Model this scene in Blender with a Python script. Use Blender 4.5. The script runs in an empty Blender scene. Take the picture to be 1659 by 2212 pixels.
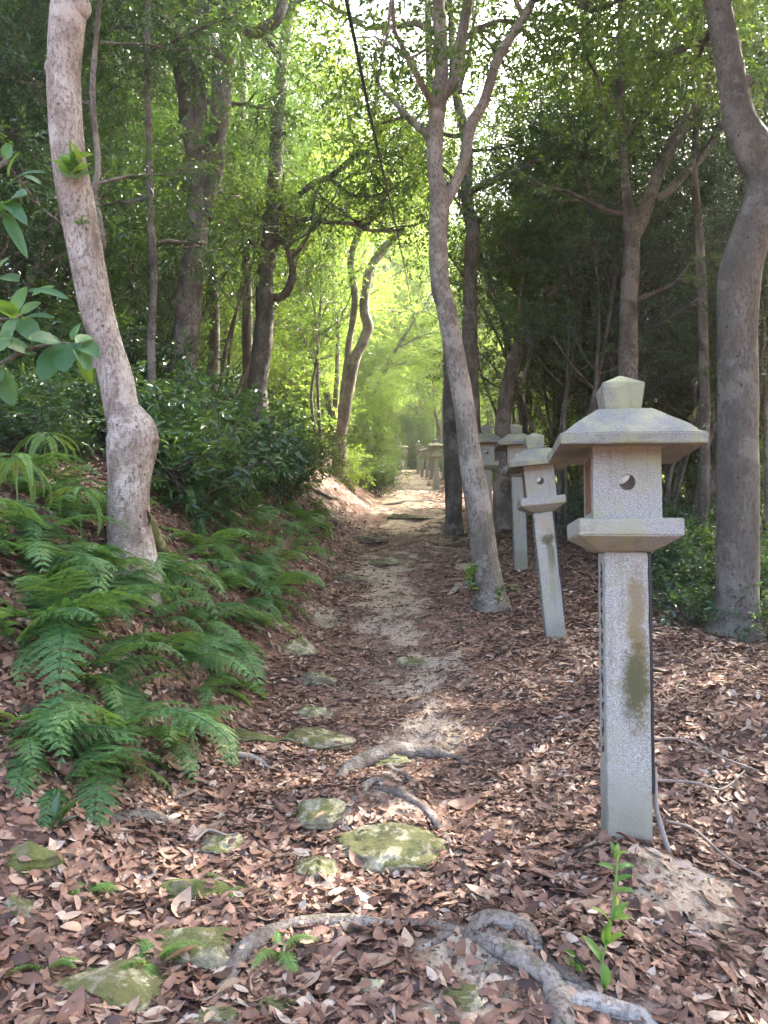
import bpy, bmesh, math, random
import numpy as np
from mathutils import Vector, Matrix
from mathutils.geometry import tessellate_polygon

# ------------------------------------------------------------------ camera, world, sun, exposure
scene = bpy.context.scene
COL = scene.collection
R = math.radians
EYE = 1.5
PITCH = R(5.0)
F = 1661.0            # focal length in the pixels of a 1659 x 2212 view of the photograph
cam_data = bpy.data.cameras.new("camera")
cam = bpy.data.objects.new("camera", cam_data)
COL.objects.link(cam)
cam.location = (0, 0, EYE)
cam.rotation_euler = (math.pi / 2 + PITCH, 0, 0)
cam_data.sensor_width = 36.0
cam_data.lens = 36.0 * F / 2212.0
cam_data.clip_start = 0.05
cam_data.clip_end = 2000
scene.camera = cam

SUN_AZ, SUN_EL = R(48), R(47)      # azimuth clockwise from the view direction
world = bpy.data.worlds.new("World")
scene.world = world
world.use_nodes = True
nt = world.node_tree
bg = nt.nodes["Background"]
sky = nt.nodes.new("ShaderNodeTexSky")
sky.sky_type = 'NISHITA'
sky.sun_disc = False
sky.sun_elevation = SUN_EL
sky.sun_rotation = SUN_AZ
sky.dust_density = 6.0
sky.air_density = 0.7
sky.ozone_density = 0.2
nt.links.new(sky.outputs[0], bg.inputs[0])
bg.inputs[1].default_value = 0.15
sd = bpy.data.lights.new("sun", 'SUN')
sun = bpy.data.objects.new("sun", sd)
COL.objects.link(sun)
sd.energy = 3.7
sd.angle = R(0.53)
sd.color = (1.0, 0.93, 0.82)
svec = Vector((math.sin(SUN_AZ) * math.cos(SUN_EL), math.cos(SUN_AZ) * math.cos(SUN_EL), math.sin(SUN_EL)))
sun.rotation_euler = svec.to_track_quat('Z', 'Y').to_euler()
sun.location = svec * 60
scene.view_settings.view_transform = 'Standard'
scene.view_settings.look = 'None'
scene.view_settings.gamma = 1.0
scene.view_settings.exposure = 3.65
scene.render.engine = 'CYCLES'
cy = scene.cycles
cy.max_bounces = 7
cy.diffuse_bounces = 4
cy.glossy_bounces = 2
cy.transmission_bounces = 5
cy.transparent_max_bounces = 4
cy.volume_bounces = 1
cy.use_denoising = True
cy.sample_clamp_indirect = 6.0

rng = np.random.default_rng(11)
random.seed(11)

# ------------------------------------------------------------------ noise
def _h(ix, iy, iz, seed=0):
    n = (ix.astype(np.int64) * 374761393 + iy.astype(np.int64) * 668265263 + iz.astype(np.int64) * 2147483647 + seed * 1274126177) & 0xFFFFFFFF
    n = ((n ^ (n >> 13)) * 1274126177) & 0xFFFFFFFF
    n = ((n ^ (n >> 16)) * 2246822519) & 0xFFFFFFFF
    return ((n ^ (n >> 15)) & 0xFFFFFF) / float(0xFFFFFF)

def vnoise(x, y, z=None, seed=0):
    x = np.asarray(x, float); y = np.asarray(y, float)
    z = np.zeros_like(x) if z is None else np.asarray(z, float)
    xi, yi, zi = np.floor(x), np.floor(y), np.floor(z)
    fx, fy, fz = x - xi, y - yi, z - zi
    fx, fy, fz = [f * f * (3 - 2 * f) for f in (fx, fy, fz)]
    r = 0
    for dx in (0, 1):
        for dy in (0, 1):
            for dz in (0, 1):
                w = (fx if dx else 1 - fx) * (fy if dy else 1 - fy) * (fz if dz else 1 - fz)
                r = r + w * _h(xi + dx, yi + dy, zi + dz, seed)
    return r * 2 - 1

def fbm(x, y, z=None, o=4, seed=0):
    a, s, r = 1.0, 1.0, 0
    for i in range(o):
        r = r + a * vnoise(np.asarray(x) * s, np.asarray(y) * s, None if z is None else np.asarray(z) * s, seed + i * 17)
        a *= 0.5; s *= 2.03
    return r

def sstep(a, b, x):
    t = np.clip((np.asarray(x, float) - a) / (b - a), 0, 1)
    return t * t * (3 - 2 * t)

# ------------------------------------------------------------------ terrain
PY = [-60, 0, 3, 6.4, 9.4, 14, 20, 30, 45, 58, 63, 80, 120, 300]
PZ = [-7, 0, .47, 1.0, 1.55, 2.35, 3.4, 5.05, 7.5, 9.75, 10.3, 12.5, 22, 50]
CY = [-50, 0, 6, 20, 30, 42, 50, 58, 70, 300]
CX = [0, 0, .15, .6, .95, 1.4, 1.7, 1.85, 1.6, 1.6]

def path_x(y): return np.interp(y, CY, CX)

def gz(x, y, detail=True):
    x = np.asarray(x, float); y = np.asarray(y, float)
    z = np.interp(y, PY, PZ)
    u = x - path_x(y)
    L = np.maximum(0, -u - .72)
    k = sstep(.6, 4.6, y) * (1 - .75 * sstep(48, 62, y))
    f = np.interp(L, [0, .2, .5, .9, 1.3, 2.3, 4.3, 7, 12, 30], [0, .05, .27, .64, .97, 1.62, 2.65, 3.95, 5.4, 8.5])
    z = z + k * f
    Rr = np.maximum(0, u - 2.6)
    z = z - .10 * np.minimum(Rr, 20) * sstep(2, 9, y)
    if detail:
        z = z + .10 * fbm(x * .45, y * .45, o=2, seed=3) + .045 * fbm(x * 1.7, y * 1.7, o=3, seed=5)
        # worn steps of the path
        near = np.exp(-(u / .9) ** 2)
        z = z + near * .03 * fbm(x * 3.5, y * 5.0, o=3, seed=9) - .015 * near
        z = z + .10 * np.exp(-(((x - .96) / .22) ** 2 + ((y - 2.86) / .25) ** 2))
    return z

def gz1(x, y): return float(gz(np.array([x]), np.array([y]))[0])

CP, SP = math.cos(PITCH), math.sin(PITCH)
def ray(px, py):
    a = (px - 829.5) / F; b = (1106 - py) / F
    return Vector((a, CP - b * SP, SP + b * CP))     # camera-axis depth 1

def at(px, py, Y):
    d = ray(px, py)
    t = Y / d.y
    return Vector((d.x * t, Y, EYE + d.z * t))

def depth(p): return p[1] * CP + (p[2] - EYE) * SP

def hit(px, py, far=90.0):
    d = ray(px, py)
    t = .8
    prev = t
    while t < far:
        if EYE + d.z * t < gz1(d.x * t, d.y * t):
            lo, hi = prev, t
            for _ in range(14):
                m = (lo + hi) / 2
                if EYE + d.z * m < gz1(d.x * m, d.y * m): hi = m
                else: lo = m
            return Vector((d.x * hi, d.y * hi, gz1(d.x * hi, d.y * hi)))
        prev = t
        t *= 1.03
    return Vector((d.x * far, d.y * far, gz1(d.x * far, d.y * far)))

# ------------------------------------------------------------------ mesh helpers
class MB:
    def __init__(self):
        self.V = []; self.F = {}; self.T = {}; self.n = 0
    def add(self, V, Fa, tint=None):
        V = np.asarray(V, float).reshape(-1, 3)
        Fa = np.asarray(Fa, np.int64)
        k = Fa.shape[1]
        self.V.append(V)
        self.F.setdefault(k, []).append(Fa + self.n)
        t = np.zeros(len(Fa)) if tint is None else np.asarray(tint, float)
        self.T.setdefault(k, []).append(t)
        self.n += len(V)
    def merge(self, o):
        off = self.n
        self.V += o.V
        for k in o.F:
            self.F.setdefault(k, []).extend([f + off for f in o.F[k]])
            self.T.setdefault(k, []).extend(o.T[k])
        self.n += o.n
    def mesh(self, name, mat=None, smooth=False):
        me = bpy.data.meshes.new(name)
        V = np.concatenate(self.V)
        me.vertices.add(len(V)); me.vertices.foreach_set("co", V.ravel().astype(np.float32))
        loops, starts, tot, tint = [], [], [], []
        s = 0
        for k in sorted(self.F):
            fa = np.concatenate(self.F[k]); tt = np.concatenate(self.T[k])
            loops.append(fa.ravel()); n = len(fa)
            starts.append(s + np.arange(n) * k); s += n * k
            tint.append(tt)
        loops = np.concatenate(loops); starts = np.concatenate(starts); tint = np.concatenate(tint)
        me.loops.add(len(loops)); me.loops.foreach_set("vertex_index", loops.astype(np.int32))
        me.polygons.add(len(starts)); me.polygons.foreach_set("loop_start", starts.astype(np.int32))
        me.update(calc_edges=True)
        me.polygons.foreach_set("use_smooth", np.full(len(starts), smooth))
        at_ = me.attributes.new("tint", 'FLOAT', 'FACE')
        at_.data.foreach_set("value", tint.astype(np.float32))
        me.validate()
        if mat: me.materials.append(mat)
        return me
    def obj(self, name, mat=None, parent=None, smooth=False):
        return link(name, self.mesh(name, mat, smooth), parent)

def link(name, data, parent=None):
    o = bpy.data.objects.new(name, data)
    COL.objects.link(o)
    if parent: o.parent = parent
    return o

def tag(o, label, cat, group=None, kind=None):
    o["label"] = label; o["category"] = cat
    if group: o["group"] = group
    if kind: o["kind"] = kind
    return o

def empty(name, loc=(0, 0, 0), rot=(0, 0, 0)):
    o = link(name, None)
    o.location = loc; o.rotation_euler = rot
    o.empty_display_size = .1
    return o

def copy_tree(o, parent=None):
    c = o.copy(); COL.objects.link(c)
    if parent: c.parent = parent
    for ch in list(o.children): copy_tree(ch, c)
    return c

def unit(a):
    return a / np.maximum(np.linalg.norm(a, axis=-1, keepdims=True), 1e-9)

def catmull(P, per=6):
    P = np.asarray(P, float)
    Q = np.vstack([2 * P[0] - P[1], P, 2 * P[-1] - P[-2]])
    out = []
    for i in range(len(P) - 1):
        p0, p1, p2, p3 = Q[i], Q[i + 1], Q[i + 2], Q[i + 3]
        for t in np.arange(per) / per:
            out.append(.5 * ((2 * p1) + (-p0 + p2) * t + (2 * p0 - 5 * p1 + 4 * p2 - p3) * t * t + (-p0 + 3 * p1 - 3 * p2 + p3) * t ** 3))
    out.append(P[-1])
    return np.array(out)

def tube(mb, P, rad, seg=8, lump=0.0, lscale=6.0, seed=0, cap=True):
    P = np.asarray(P, float); rad = np.asarray(rad, float)
    n = len(P)
    T = unit(np.gradient(P, axis=0))
    ref = np.array([1.0, 0, 0]) if abs(T[0][0]) < .8 else np.array([0, 1.0, 0])
    N = []
    v = unit(ref - T[0] * ref.dot(T[0]))
    for i in range(n):
        v = unit(v - T[i] * v.dot(T[i])); N.append(v)
    N = np.array(N); B = np.cross(T, N)
    a = np.arange(seg) / seg * 2 * np.pi
    dirs = N[:, None, :] * np.cos(a)[None, :, None] + B[:, None, :] * np.sin(a)[None, :, None]
    r = np.repeat(rad[:, None], seg, 1)
    if lump:
        Q = (P[:, None, :] + dirs * rad[:, None, None])
        r = r * (1 + lump * fbm(Q[..., 0] * lscale, Q[..., 1] * lscale, Q[..., 2] * lscale * .6, o=3, seed=seed))
    V = P[:, None, :] + dirs * r[..., None]
    i = np.arange(n - 1)[:, None]; j = np.arange(seg)[None, :]
    j2 = (j + 1) % seg
    Fa = np.stack([i * seg + j, i * seg + j2, (i + 1) * seg + j2, (i + 1) * seg + j], -1).reshape(-1, 4)
    V = V.reshape(-1, 3)
    mb.add(V, Fa)
    if cap:
        V2 = np.vstack([P[-1:], V[-seg:]])
        mb.add(V2, np.array([[0, 1 + k, 1 + (k + 1) % seg] for k in range(seg)]))

# leaves --------------------------------------------------------------------
def leaves(mb, P, D, N, L, W, fold=.18, droop=.15, tint=None, kind=4):
    n = len(P)
    D = unit(D); N = unit(N - D * np.sum(N * D, 1, keepdims=True)); S = np.cross(D, N)
    L = np.broadcast_to(np.asarray(L, float), (n,))[:, None]; W = np.broadcast_to(np.asarray(W, float), (n,))[:, None]
    if tint is None: tint = rng.random(n)
    if kind == 4:
        V = np.stack([P, P + D * L * .42 - S * W * .5 + N * fold * W, P + D * L - N * droop * L, P + D * L * .42 + S * W * .5 + N * fold * W], 1)
        Fa = np.arange(n)[:, None] * 4 + np.array([[0, 1, 2, 3]])
        mb.add(V.reshape(-1, 3), Fa, tint)
    else:
        b = droop * L
        V = np.stack([P,
                      P + D * L * .28 - S * W * .44 + N * (fold * W - b * .08),
                      P + D * L * .64 - S * W * .42 + N * (fold * W - b * .41),
                      P + D * L - N * b,
                      P + D * L * .64 + S * W * .42 + N * (fold * W - b * .41),
                      P + D * L * .28 + S * W * .44 + N * (fold * W - b * .08)], 1)
        o = np.arange(n)[:, None] * 6
        Fa = np.concatenate([o + np.array([[0, 1, 2, 3]]), o + np.array([[0, 3, 4, 5]])])
        mb.add(V.reshape(-1, 3), Fa, np.concatenate([tint, tint]))

def sprays(mb, C, D, K, tl, L, W, r, kind=4, flat=.75, spread=.9):
    """M twigs at C pointing along D, K leaves on each."""
    M = len(C)
    D = unit(D)
    up = np.array([0, 0, 1.0]) + r.normal(0, .35, (M, 3))
    S = unit(np.cross(D, up)); U = np.cross(S, D)
    t = (np.arange(K) + .5) / K
    side = np.where(np.arange(K) % 2 == 0, 1.0, -1.0)
    tlv = tl * r.uniform(.6, 1.25, M)
    P = C[:, None] + D[:, None] * (t[None, :, None] * tlv[:, None, None])
    P = P + r.normal(0, .012, P.shape)
    ld = D[:, None] * (.35 + .6 * t[None, :, None]) + S[:, None] * (side * spread * (1 - .55 * t))[None, :, None] + r.normal(0, .22, P.shape)
    ln = U[:, None] * flat + r.normal(0, .33, P.shape) + np.array([0, 0, .35])
    n = M * K
    base = np.repeat(r.random(M), K)
    tint = np.clip(base * .65 + r.random(n) * .35, 0, 1)
    sc = r.uniform(.65, 1.2, n)
    leaves(mb, P.reshape(-1, 3), ld.reshape(-1, 3), ln.reshape(-1, 3), L * sc, W * sc * r.uniform(.85, 1.15, n), tint=tint, kind=kind)

# tree growth ----------------------------------------------------------------
def grow(mb, P, rad, t0, n_limb, length, r, elev=(.25, .8), seg=5, sub=3, shape=None):
    """limbs on a stem; returns anchor points with directions for the leaf twigs"""
    anchors, dirs = [], []
    n = len(P)
    az = r.uniform(0, 6.28)
    for k in range(n_limb):
        t = t0 + (1 - t0) * (k + r.uniform(.1, .9)) / n_limb
        i = min(int(t * (n - 1)), n - 2)
        p = P[i].copy(); pr = rad[i]
        az += 2.4 + r.uniform(-.5, .5)
        e = r.uniform(*elev)
        tt = (t - t0) / (1 - t0)
        Lk = length * (shape(tt) if shape else (1 - .55 * tt)) * r.uniform(.7, 1.2)
        d = np.array([math.cos(az) * math.cos(e), math.sin(az) * math.cos(e), math.sin(e)])
        pts = [p]
        st = Lk / 6
        for s in range(6):
            d = unit(d + r.normal(0, .17, 3) + np.array([0, 0, .04]))
            pts.append(pts[-1] + d * st)
        pts = np.array(pts)
        r0 = min(pr * .62, .012 + Lk * .018)
        tube(mb, pts, np.linspace(r0, .006, 7), seg)
        for s in range(2, 7): anchors.append(pts[s]); dirs.append(pts[s] - pts[s - 1])
        for q in range(sub):
            i2 = r.integers(2, 6)
            d2 = unit(pts[i2] - pts[i2 - 1]) + r.normal(0, .6, 3)
            d2 = unit(d2)
            L2 = Lk * r.uniform(.3, .55)
            p2 = [pts[i2]]
            for s in range(4):
                d2 = unit(d2 + r.normal(0, .2, 3))
                p2.append(p2[-1] + d2 * L2 / 4)
            p2 = np.array(p2)
            tube(mb, p2, np.linspace(r0 * .5, .004, 5), 4)
            for s in range(1, 5): anchors.append(p2[s]); dirs.append(p2[s] - p2[s - 1])
    return np.array(anchors), unit(np.array(dirs))

def twigs_from(anchors, dirs, n, jitter, r, down=.25):
    idx = r.integers(0, len(anchors), n)
    C = anchors[idx] + r.normal(0, jitter, (n, 3)) * np.array([1, 1, .6])
    D = dirs[idx] * .6 + unit(C - anchors[idx]) * .5 + r.normal(0, .45, (n, 3)) * np.array([1, 1, .5]) - np.array([0, 0, down])
    return C, D

# ------------------------------------------------------------------ materials
def mat_new(name):
    m = bpy.data.materials.new(name); m.use_nodes = True
    n = m.node_tree; b = n.nodes["Principled BSDF"]
    return m, n, b

def ramp(n, stops, interp='LINEAR'):
    c = n.nodes.new("ShaderNodeValToRGB")
    c.color_ramp.interpolation = interp
    el = c.color_ramp.elements
    while len(el) > 1: el.remove(el[-1])
    el[0].position = stops[0][0]; el[0].color = (*stops[0][1], 1)
    for p, col in stops[1:]:
        e = el.new(p); e.color = (*col, 1)
    return c

def noise_node(n, scale, detail=4, coord=None, rough=.55, dim='3D', dist=0.0):
    t = n.nodes.new("ShaderNodeTexNoise")
    t.inputs["Scale"].default_value = scale; t.inputs["Detail"].default_value = detail
    t.inputs["Roughness"].default_value = rough
    t.inputs["Distortion"].default_value = dist
    if coord is not None: n.links.new(coord, t.inputs["Vector"])
    return t

def mixc(n, fac, a, b, blend='MIX'):
    m = n.nodes.new("ShaderNodeMix"); m.data_type = 'RGBA'; m.blend_type = blend
    for s, v in ((m.inputs[0], fac), (m.inputs[6], a), (m.inputs[7], b)):
        if isinstance(v, (int, float)): s.default_value = v
        elif isinstance(v, tuple): s.default_value = (*v, 1)
        else: n.links.new(v, s)
    return m.outputs[2]

def math_node(n, op, a, b=None, clamp=False):
    m = n.nodes.new("ShaderNodeMath"); m.operation = op; m.use_clamp = clamp
    for s, v in ((m.inputs[0], a), (m.inputs[1], b)):
        if v is None: continue
        if isinstance(v, (int, float)): s.default_value = v
        else: n.links.new(v, s)
    return m.outputs[0]

def maprange(n, v, a, b, c=0.0, d=1.0):
    m = n.nodes.new("ShaderNodeMapRange"); m.interpolation_type = 'SMOOTHSTEP'
    n.links.new(v, m.inputs[0])
    for i, x in zip((1, 2, 3, 4), (a, b, c, d)): m.inputs[i].default_value = x
    return m.outputs[0]

def bump(n, b, h, strength=.4, dist=.01):
    u = n.nodes.new("ShaderNodeBump"); u.inputs["Strength"].default_value = strength; u.inputs["Distance"].default_value = dist
    n.links.new(h, u.inputs["Height"]); n.links.new(u.outputs[0], b.inputs["Normal"])

def leaf_mat(name, stops, trans, tfac=.4, rough=.38, spec=.5):
    m, n, b = mat_new(name)
    a = n.nodes.new("ShaderNodeAttribute"); a.attribute_name = "tint"
    oi = n.nodes.new("ShaderNodeObjectInfo")
    c = ramp(n, stops)
    n.links.new(a.outputs["Fac"], c.inputs[0])
    hs = n.nodes.new("ShaderNodeHueSaturation")
    n.links.new(c.outputs[0], hs.inputs["Color"])
    n.links.new(maprange(n, oi.outputs["Random"], 0, 1, .75, 1.25), hs.inputs["Value"])
    n.links.new(maprange(n, oi.outputs["Random"], 0, 1, .52, .485), hs.inputs["Hue"])
    n.links.new(hs.outputs[0], b.inputs["Base Color"])
    b.inputs["Roughness"].default_value = rough
    b.inputs["Specular IOR Level"].default_value = spec
    tr = n.nodes.new("ShaderNodeBsdfTranslucent")
    ct = ramp(n, trans)
    n.links.new(a.outputs["Fac"], ct.inputs[0]); n.links.new(ct.outputs[0], tr.inputs[0])
    mx = n.nodes.new("ShaderNodeMixShader"); mx.inputs[0].default_value = tfac
    n.links.new(b.outputs[0], mx.inputs[1]); n.links.new(tr.outputs[0], mx.inputs[2])
    n.links.new(mx.outputs[0], n.nodes["Material Output"].inputs[0])
    return m

LEAF_DARK = leaf_mat("glossy_dark_leaf", [(0, (.022, .05, .028)), (.6, (.035, .08, .035)), (1, (.07, .12, .035))],
                     [(0, (.06, .14, .025)), (1, (.18, .30, .03))], .25, .3, .6)
LEAF_MID = leaf_mat("green_leaf", [(0, (.03, .07, .025)), (.6, (.05, .11, .03)), (1, (.10, .16, .03))],
                    [(0, (.10, .21, .025)), (1, (.29, .38, .04))], .32, .36, .5)
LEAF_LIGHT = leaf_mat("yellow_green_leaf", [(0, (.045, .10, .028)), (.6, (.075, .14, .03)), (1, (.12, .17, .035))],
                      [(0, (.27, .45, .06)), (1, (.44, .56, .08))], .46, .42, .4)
LEAF_BIG = leaf_mat("broad_leaf", [(0, (.018, .06, .022)), (.7, (.03, .085, .03)), (1, (.06, .12, .03))],
                    [(0, (.12, .28, .03)), (1, (.25, .4, .04))], .25, .48, .35)
LEAF_YOUNG = leaf_mat("young_leaf", [(0, (.07, .17, .035)), (.7, (.11, .22, .045)), (1, (.2, .28, .06))],
                      [(0, (.3, .5, .05)), (1, (.5, .6, .08))], .35, .42, .4)
FERN = leaf_mat("fern_green", [(0, (.055, .12, .045)), (.6, (.095, .19, .066)), (1, (.16, .25, .075))],
                [(0, (.15, .33, .06)), (1, (.3, .45, .06))], .35, .5, .35)
FERN_LIGHT = leaf_mat("light_fern_green", [(0, (.08, .16, .05)), (1, (.14, .24, .06))],
                      [(0, (.3, .48, .06)), (1, (.45, .55, .08))], .38, .5, .35)  # paler green, also stands in for sunlight on the forked ferns

def litter_mat():
    m, n, b = mat_new("dead_leaf")
    a = n.nodes.new("ShaderNodeAttribute"); a.attribute_name = "tint"
    c = ramp(n, [(0, (.035, .022, .018)), (.14, (.075, .042, .033)), (.32, (.142, .076, .053)), (.5, (.21, .112, .076)), (.68, (.285, .165, .115)),
                 (.84, (.34, .23, .16)), (.95, (.39, .295, .22)), (1, (.44, .35, .28))])
    n.links.new(a.outputs["Fac"], c.inputs[0])
    g = n.nodes.new("ShaderNodeNewGeometry")
    nz = noise_node(n, 70, 3, g.outputs["Position"])
    col = mixc(n, maprange(n, nz.outputs[0], .35, .7), c.outputs[0], mixc(n, .3, c.outputs[0], (.05, .03, .025)))
    n.links.new(col, b.inputs["Base Color"])
    b.inputs["Roughness"].default_value = .55
    b.inputs["Specular IOR Level"].default_value = .3
    tr = n.nodes.new("ShaderNodeBsdfTranslucent")
    n.links.new(c.outputs[0], tr.inputs[0])
    mx = n.nodes.new("ShaderNodeMixShader"); mx.inputs[0].default_value = .12
    n.links.new(b.outputs[0], mx.inputs[1]); n.links.new(tr.outputs[0], mx.inputs[2])
    n.links.new(mx.outputs[0], n.nodes["Material Output"].inputs[0])
    return m
LITTER = litter_mat()


def bark_mat(name, base, dark, pale, moss=.25, ring=.0, scale=1.0, mosscol=(.09, .11, .035)):
    m, n, b = mat_new(name)
    g = n.nodes.new("ShaderNodeNewGeometry")
    mp = n.nodes.new("ShaderNodeMapping"); mp.inputs["Scale"].default_value = (1, 1, .45)
    n.links.new(g.outputs["Position"], mp.inputs[0])
    n1 = noise_node(n, 5 * scale, 5, mp.outputs[0])
    n2 = noise_node(n, 45 * scale, 5, mp.outputs[0], .65)
    n3 = noise_node(n, 14 * scale, 4, g.outputs["Position"])
    c1 = ramp(n, [(.32, dark), (.5, base), (.68, pale)])
    n.links.new(n1.outputs[0], c1.inputs[0])
    c2 = mixc(n, maprange(n, n2.outputs[0], .46, .62, .0, .85), c1.outputs[0], dark)
    # horizontal lenticels
    mp2 = n.nodes.new("ShaderNodeMapping"); mp2.inputs["Scale"].default_value = (26, 26, 120)
    n.links.new(g.outputs["Position"], mp2.inputs[0])
    n4 = noise_node(n, 1.0, 2, mp2.outputs[0])
    c3 = mixc(n, maprange(n, n4.outputs[0], .62, .74, 0, .38 + ring), c2, tuple(x * .45 for x in dark))
    c4 = mixc(n, maprange(n, n3.outputs[0], .55, .72, 0, moss), c3, mosscol)
    n5 = noise_node(n, 2.2, 6, g.outputs["Position"], .7)
    c4 = mixc(n, maprange(n, n5.outputs[0], .52, .60, 0, .55), c4, tuple(min(.6, x * 1.25) for x in pale))
    vk = n.nodes.new("ShaderNodeTexVoronoi"); vk.inputs["Scale"].default_value = 9; n.links.new(g.outputs["Position"], vk.inputs["Vector"])
    c4 = mixc(n, maprange(n, vk.outputs["Distance"], .13, .06, 0, .8), c4, tuple(x * .3 for x in dark))
    n.links.new(c4, b.inputs["Base Color"])
    b.inputs["Roughness"].default_value = .85
    b.inputs["Specular IOR Level"].default_value = .2
    h = math_node(n, 'ADD', n2.outputs[0], math_node(n, 'MULTIPLY', n4.outputs[0], -.7))
    bump(n, b, h, .9, .018)
    return m
BARK_PALE = bark_mat("pale_bark", (.33, .275, .225), (.15, .115, .088), (.47, .42, .365), .55, .1, 1.3, (.17, .15, .07))
BARK_GREY = bark_mat("grey_bark", (.225, .19, .15), (.12, .1, .078), (.32, .285, .235), .35, -.05)
BARK_SMOOTH = bark_mat('smooth_dark_bark', (.125, .108, .088), (.075, .065, .052), (.175, .158, .132), .4, -.15)
BARK_DARK = bark_mat("dark_bark", (.13, .11, .09), (.06, .05, .042), (.2, .18, .155), .3, .1)
BARK_FAR = bark_mat("brown_bark", (.16, .135, .11), (.08, .066, .055), (.25, .22, .19), .3, .0)
ROOT = bark_mat("root_bark", (.19, .155, .13), (.09, .07, .058), (.30, .265, .235), .5, 0, 1.6)

def rock_mat():
    m, n, b = mat_new("mossy_rock")
    g = n.nodes.new("ShaderNodeNewGeometry")
    n1 = noise_node(n, 9, 6, g.outputs["Position"], .65, dist=.6)
    n2 = noise_node(n, 60, 5, g.outputs["Position"], .7)
    c1 = ramp(n, [(.3, (.10, .085, .06)), (.48, (.27, .24, .15)), (.6, (.40, .36, .22)), (.75, (.46, .44, .38))])
    n.links.new(n1.outputs[0], c1.inputs[0])
    c2 = mixc(n, maprange(n, n2.outputs[0], .4, .65, 0, .6), c1.outputs[0], (.09, .075, .05))
    sx = n.nodes.new("ShaderNodeSeparateXYZ"); n.links.new(g.outputs["Normal"], sx.inputs[0])
    n3 = noise_node(n, 11, 6, g.outputs["Position"], .7)
    mask = math_node(n, 'ADD', n3.outputs[0], math_node(n, 'MULTIPLY', sx.outputs[2], .18))
    c3 = mixc(n, maprange(n, mask, .58, .68), c2, mixc(n, n2.outputs[0], (.045, .05, .014), (.13, .125, .035)))
    n.links.new(c3, b.inputs["Base Color"])
    b.inputs["Roughness"].default_value = .9
    bump(n, b, math_node(n, 'ADD', n1.outputs[0], math_node(n, 'MULTIPLY', n2.outputs[0], .5)), .8, .02)
    return m
ROCK = rock_mat()

def moss_mat():
    m, n, b = mat_new("moss")
    g = n.nodes.new("ShaderNodeNewGeometry")
    n2 = noise_node(n, 90, 4, g.outputs["Position"], .7)
    n1 = noise_node(n, 12, 4, g.outputs["Position"])
    c = mixc(n, n2.outputs[0], (.035, .045, .012), (.13, .14, .03))
    c = mixc(n, maprange(n, n1.outputs[0], .5, .65, 0, .7), c, (.16, .13, .08))
    n.links.new(c, b.inputs["Base Color"]); b.inputs["Roughness"].default_value = 1
    bump(n, b, n2.outputs[0], .9, .01)
    return m
MOSS = moss_mat()

def ground_mat():
    m, n, b = mat_new("forest_soil")
    g = n.nodes.new("ShaderNodeNewGeometry")
    a = n.nodes.new("ShaderNodeAttribute"); a.attribute_name = "bare"
    n1 = noise_node(n, 3, 6, g.outputs["Position"], .65)
    n2 = noise_node(n, 40, 5, g.outputs["Position"], .7)
    vo = n.nodes.new("ShaderNodeTexVoronoi"); vo.inputs["Scale"].default_value = 17; vo.inputs["Randomness"].default_value = 1
    n.links.new(g.outputs["Position"], vo.inputs["Vector"])
    sc = n.nodes.new("ShaderNodeSeparateColor"); n.links.new(vo.outputs["Color"], sc.inputs[0])
    leafy = ramp(n, [(0, (.05, .032, .026)), (.35, (.13, .068, .05)), (.7, (.22, .12, .085)), (1, (.32, .21, .155))])
    n.links.new(sc.outputs[0], leafy.inputs[0])
    soil = mixc(n, n2.outputs[0], (.05, .036, .028), (.11, .08, .06))
    c = mixc(n, maprange(n, n1.outputs[0], .38, .6, .35, .9), soil, leafy.outputs[0])
    sand = ramp(n, [(.3, (.22, .165, .12)), (.5, (.37, .29, .215)), (.7, (.50, .42, .335))])
    n.links.new(n2.outputs[0], sand.inputs[0])
    sandm = mixc(n, maprange(n, n1.outputs[0], .52, .66, 0, .55), sand.outputs[0], (.12, .115, .05))
    c = mixc(n, a.outputs["Fac"], c, sandm)
    n.links.new(c, b.inputs["Base Color"])
    b.inputs["Roughness"].default_value = .95
    b.inputs["Specular IOR Level"].default_value = .2
    bump(n, b, math_node(n, 'ADD', n2.outputs[0], n1.outputs[0]), .8, .03)
    return m
GROUND = ground_mat()

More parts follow.
